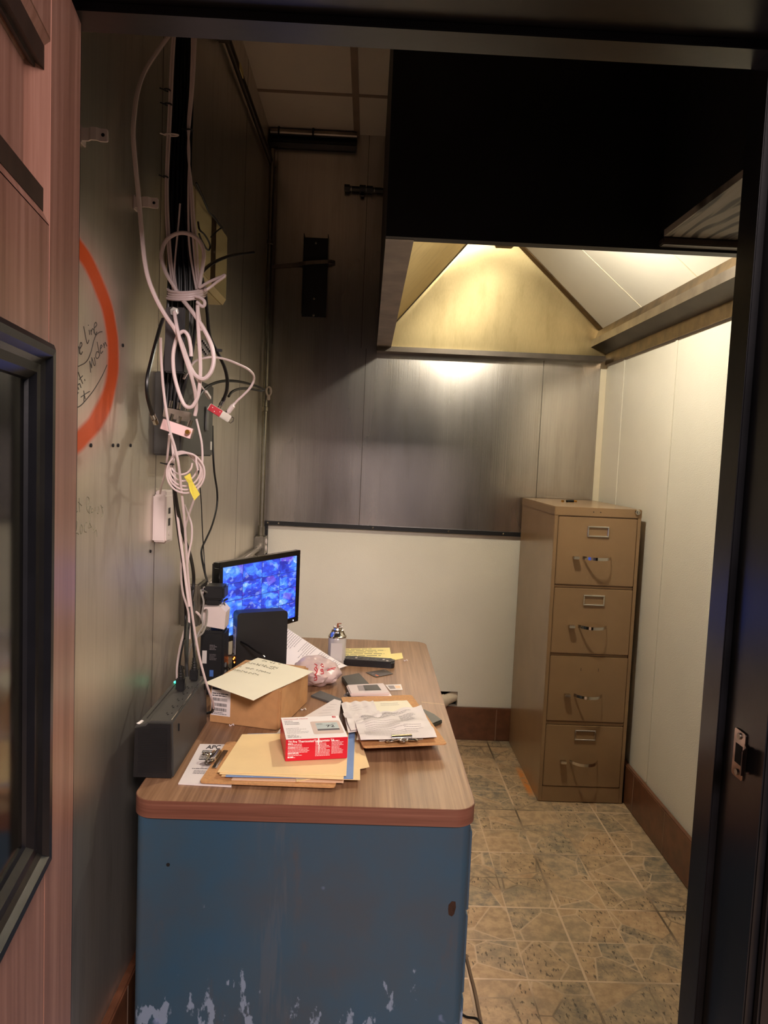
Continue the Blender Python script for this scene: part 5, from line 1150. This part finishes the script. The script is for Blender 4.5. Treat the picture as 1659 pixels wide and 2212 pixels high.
b = B(); P = [dz(672, 1506), dz(735, 1528), dz(752, 1520), dz(692, 1496)]; prism(b, [V((p.x, p.y, ZD+.0006)) for p in P], (0, 0, .006)); tag(obj('tablet', b, 'grey plastic'), 'thin grey slab lying behind the cardboard box', 'tablet')
# ------------------------------------------------------------------ far end of the desk
A = at(613, 1353, 1, 1.05); Bq = dz(744, 1440, .010); 
def roll(s, t):
    r = A.lerp(Bq, s); h = r.z-ZD; d = V((-.05-.05*(1-s), -.10*(1-s)-.045, 0)); a = (t*1.35-.35)*PI/2
    if t < .26: f = (t-.26)/.26; return V((r.x, r.y, ZD))+V((.012*f*-1, .02*-f, 0))+V((0, 0, h*(1-.35*f*f)))
    f = (t-.26)/.74*PI/2; return V((r.x, r.y, ZD))+d*(1-math.cos(f))*.9+d*.1*math.sin(f)+V((0, 0, max(.0008, h*math.cos(f)**.8 if f < PI/2-.01 else .0008)))
b = B(); sheet(b, roll, 20, 22, .0005); rp = obj('rolled_sheet', b, 'paper', smooth=True); tag(rp, 'printed sheet curled up against the monitor behind the cardboard box', 'paper')
b = B()
for k in range(30):
    s = .06+.03*k
    if k in (9, 10, 17, 18, 24, 25): continue
    t0, t1 = .30+.012*(k % 3), .62+.05*((k*7) % 4)
    n = 8
    for i in range(n):
        ta, tb_ = t0+(t1-t0)*i/n, t0+(t1-t0)*(i+.82)/n
        face(b, [roll(s, ta)+V((.0006, -.0006, .0006)), roll(s+.006, ta)+V((.0006, -.0006, .0006)), roll(s+.006, tb_)+V((.0006, -.0006, .0006)), roll(s, tb_)+V((.0006, -.0006, .0006))])
obj('print', b, 'grey ink', rp)
# crumpled shopping bag
bc_ = V((.350, .868, ZD)); R = random.Random(2)
b = B(); bmesh.ops.create_icosphere(b, subdivisions=4, radius=1.)
from mathutils import noise as mn
for q in b.verts:
    d = q.co.normalized(); n1 = mn.noise(d*1.7+V((3, 1, 2))); n2 = mn.noise(d*4.3+V((1, 7, 2))); n3 = 1-abs(mn.noise(d*6.+V((5, 2, 9))))*2
    r = 1+.24*n1+.10*n2+.045*n3
    q.co = bc_+V((d.x*.068*r-.02*max(0, d.z), d.y*.085*r, max(.0005, (d.z*.046*r+.042))))
bag = obj('shopping_bag', b, 'plastic bag', smooth=True); tag(bag, 'crumpled white plastic bag with red print beside the cardboard box', 'bag')
dep = bpy.context.evaluated_depsgraph_get()
from mathutils.bvhtree import BVHTree
bv = BVHTree.FromPolygons([q.co.copy() for q in bag.data.vertices], [tuple(p.vertices) for p in bag.data.polygons])
def on_bag(u, v):
    h = bv.ray_cast(EYE, ray(u, v).normalized()); return (h[0]-ray(u, v).normalized()*.0012) if h[0] else None
b = B()
ZR_ = lambda x, y: (600+x*.1808, 1340+y*.1808)
for S in ([(440, 520), (470, 540), (440, 580), (470, 620), (440, 650)], [(460, 560), (475, 600), (455, 640)], [(435, 690), (460, 680), (465, 710), (435, 715)], [(450, 650), (470, 690)], [(515, 540), (525, 520), (540, 530)], [(520, 545), (548, 560)], [(515, 590), (535, 585), (540, 605), (520, 610), (515, 590)], [(540, 610), (545, 635), (515, 640)], [(530, 555), (545, 545)], [(590, 600), (640, 575), (690, 565)], [(640, 580), (680, 590)]):
    P = [on_bag(*ZR_(*p)) for p in catmull([V((x, y, 0)) for x, y in S], 4) for p in [(p.x, p.y)]]; P = [p for p in P if p]
    if len(P) > 1: tube(b, P, .0016, 5)
if len(b.verts): obj('bag_print', b, 'red print', bag, 'red printed lettering')
# air duster can
cp = V((at(728, 1400, 1, 1.10).x, 1.10, ZD+.0004))
cn = thing('spray_can', 'clear and silver spray can standing before the remote control', 'spray can', cp)
b = B(); lathe(b, cp, [(.028, 0), (.0325, .003), (.033, .01), (.033, .094), (.031, .100)], 32); obj('body', b, 'clear can', cn, smooth=True)
b = B(); lathe(b, cp, [(.031, .100), (.0335, .102), (.0335, .106), (.031, .108), (.024, .120), (.0225, .124), (.0225, .127), (.016, .129), (.014, .135), (.0175, .1355), (.0175, .139), (.010, .1395), (.004, .137)], 32); obj('shoulder', b, 'chrome', cn, 'silver dome top', smooth=True)
b = B(); box(b, cp+V((-.022, -.034, .02)), cp+V((.020, -.0332, .085))); obj('label', b, 'pale label', cn)
b = B(); cyl(b, cp+V((0, 0, .137)), cp+V((0, 0, .151)), .003, 8); cyl(b, cp+V((-.002, 0, .150)), cp+V((.013, 0, .151)), .0018, 8); obj('nozzle', b, 'straw brown', cn, 'brown nozzle stub')
# yellow note pad sheets, remote
o, fny = flat('note_pad', 'long yellow receipt with tiny print behind the remote', 'paper', [(738, 1424), (846, 1422), (842, 1399), (738, 1401)], [.001, .001, .012, .001], 'yellow paper', bend=.003)
printed(o, fny, [(.05, .85, .95, 5, .16, .05, 91)], 'pencil')
o, fny = flat('note_pad', 'small torn yellow slip at the end of the remote', 'paper', [(846, 1427), (871, 1422), (868, 1410), (836, 1413)], .0016, 'yellow paper')
rm = thing('remote_control', 'black remote control lying in front of the yellow receipt', 'remote control', dz(795, 1428))
r0, r1 = V((.425, 1.105, 0)), V((.617, 1.085, 0)); d = (r1-r0); L = d.length; Mr_ = frame(V((r0.x, r0.y, ZD+.0006)), d, V((-d.y, d.x, 0)))
b = B(); pts = [(x+L/2, y) for x, y in rrect(L, .050, .014, 5)]; prism(b, [Mr_ @ V((x, y, 0)) for x, y in pts], (0, 0, .024)); bmesh.ops.bevel(b, geom=[e for e in b.edges if all(abs(q.co.z-ZD-.0246) < 1e-4 for q in e.verts)], offset=.006, segments=3, affect='EDGES'); obj('case', b, 'black plastic', rm, smooth=True)
for i in range(11):
    for j in range(3):
        if (i*3+j) % 5 == 4: continue
        b = B(); x = .022+i*.0145; y = -.014+j*.014; mm = 'pale label' if (i, j) in ((2, 1), (4, 2), (9, 1), (10, 0)) else 'grey plastic'
        box(b, (x-.0042, y-.0034, .0238), (x+.0042, y+.0034, .0256), Mr_, bev=.0008, seg=1); obj('button', b, mm, rm)
# cards, wallet, white hotspot, id
cq = [dz(790, 1453, .0012), dz(812, 1463, .0012), dz(849, 1456, .0012), dz(832, 1446, .0012)]
b = B(); prism(b, cq, (0, 0, .001)); cdk = tag(obj('bank_card', b, 'card black'), 'black plastic card lying on the desk before the remote', 'card'); f = quad(cq)
b = B()
for cx_, cy_ in ((.72, .10), (.86, .10)): face(b, [f(cx_+.075*math.cos(2*PI*k/12), cy_+.08+.05*math.sin(2*PI*k/12))+V((0, 0, .0012)) for k in range(12)])
obj('logo', b, 'orange print', cdk, 'two orange dots')
b = B(); rows(b, None, .3, .2, .55, 2, .06, .03, 4, fn=lambda x, y: f(x, y)+V((0, 0, .0012))); rows(b, None, .1, .9, .4, 1, .06, .03, 5, fn=lambda x, y: f(x, y)+V((0, 0, .0012))); obj('print', b, 'pale ink', cdk)
wq = [V((p.x, p.y, ZD+.0006)) for p in (dz(738, 1460, .018), dz(754, 1484, .018), dz(799, 1477, .018), dz(776, 1453, .018))]
b = B(); prism(b, wq, (0, 0, .017)); bmesh.ops.bevel(b, geom=b.edges[:], offset=.002, segments=2, affect='EDGES', clamp_overlap=True); tag(obj('black_box', b, 'dark green black'), 'flat black box between the plastic bag and the white device', 'box')
hq = [dz(757, 1498, .028), dz(843, 1496, .028), dz(829, 1475, .028), dz(748, 1479, .028)]; hq2 = [V((p.x, p.y, ZD+.0006)) for p in hq]
hs = thing('hotspot_device', 'white device with a small dark display behind the right clipboard', 'electronic device', sum(hq2, V())/4)
b = B(); prism(b, hq2, (0, 0, .0165)); obj('base', b, 'grey plastic', hs)
b = B(); prism(b, [V((p.x, p.y, ZD+.0172)) for p in hq], (0, 0, .0108)); bmesh.ops.bevel(b, geom=b.edges[:], offset=.003, segments=2, affect='EDGES', clamp_overlap=True); obj('cover', b, 'white plastic', hs)
f = quad([V((p.x, p.y, ZD+.0283)) for p in hq]); b = B(); face(b, [f(x, y) for x, y in ((.40, .25), (.82, .25), (.80, .85), (.42, .85))]); obj('display', b, 'dark green black', hs, 'dark display')
b = B(); face(b, [f(x, y) for x, y in ((.24, .25), (.40, .25), (.42, .85), (.26, .85))]); obj('display_edge', b, 'pale ink', hs)
o, _f = flat('business_card', 'white card leaning on the front of the white device', 'card', [(787, 1508), (848, 1506), (843, 1498), (788, 1493)], [.014, .014, .024, .026], 'paper')
idc, fi = flat('id_card', 'pale printed card sticking out right of the white device', 'card', [(842, 1491), (870, 1490), (866, 1478), (832, 1479)], .0016, 'paper')
b = B(); blk(b, .1, .2, .5, .8, f=fi); obj('picture', b, 'pale ink', idc)
b = B(); blk(b, .55, .25, .9, .75, f=fi); obj('picture', b, 'pink manila', idc)
for k in range(3):
    wcab('grey_cable', ('outer', 'middle', 'inner')[k]+' grey lead of the bundle folded beside the white device', [dz(768, 1507, .004), dz(758-k*2, 1502-k*2, .010+.003*k), dz(748+k, 1499-k, .012+.003*k), dz(744+2*k, 1503-k, .006), dz(752+k, 1507, .0035), dz(770, 1509, .0035)], .0022, 'grey cable', 'folded grey leads')
for u, v, s_ in ((655, 1534, 1), (500, 1568, .8), (876, 1428, .9)):
    P = dz(u, v, .0025); b = B(); tube(b, catmull([P+V((math.cos(a)*.008*s_, math.sin(a)*.006*s_, .003*math.sin(2*a)+.001)) for a in (0, .9, 1.9, 2.8, 3.9)], 3), .0018, 5)
    tag(obj('plastic_scrap', b, 'clear can' if u == 655 else 'white plastic'), {655: 'curl of clear plastic right of the cardboard box', 500: 'scrap of white plastic at the foot of the cardboard box', 876: 'white chip of plastic on the far right of the desk'}[u], 'scrap', 'plastic scraps on the desk')
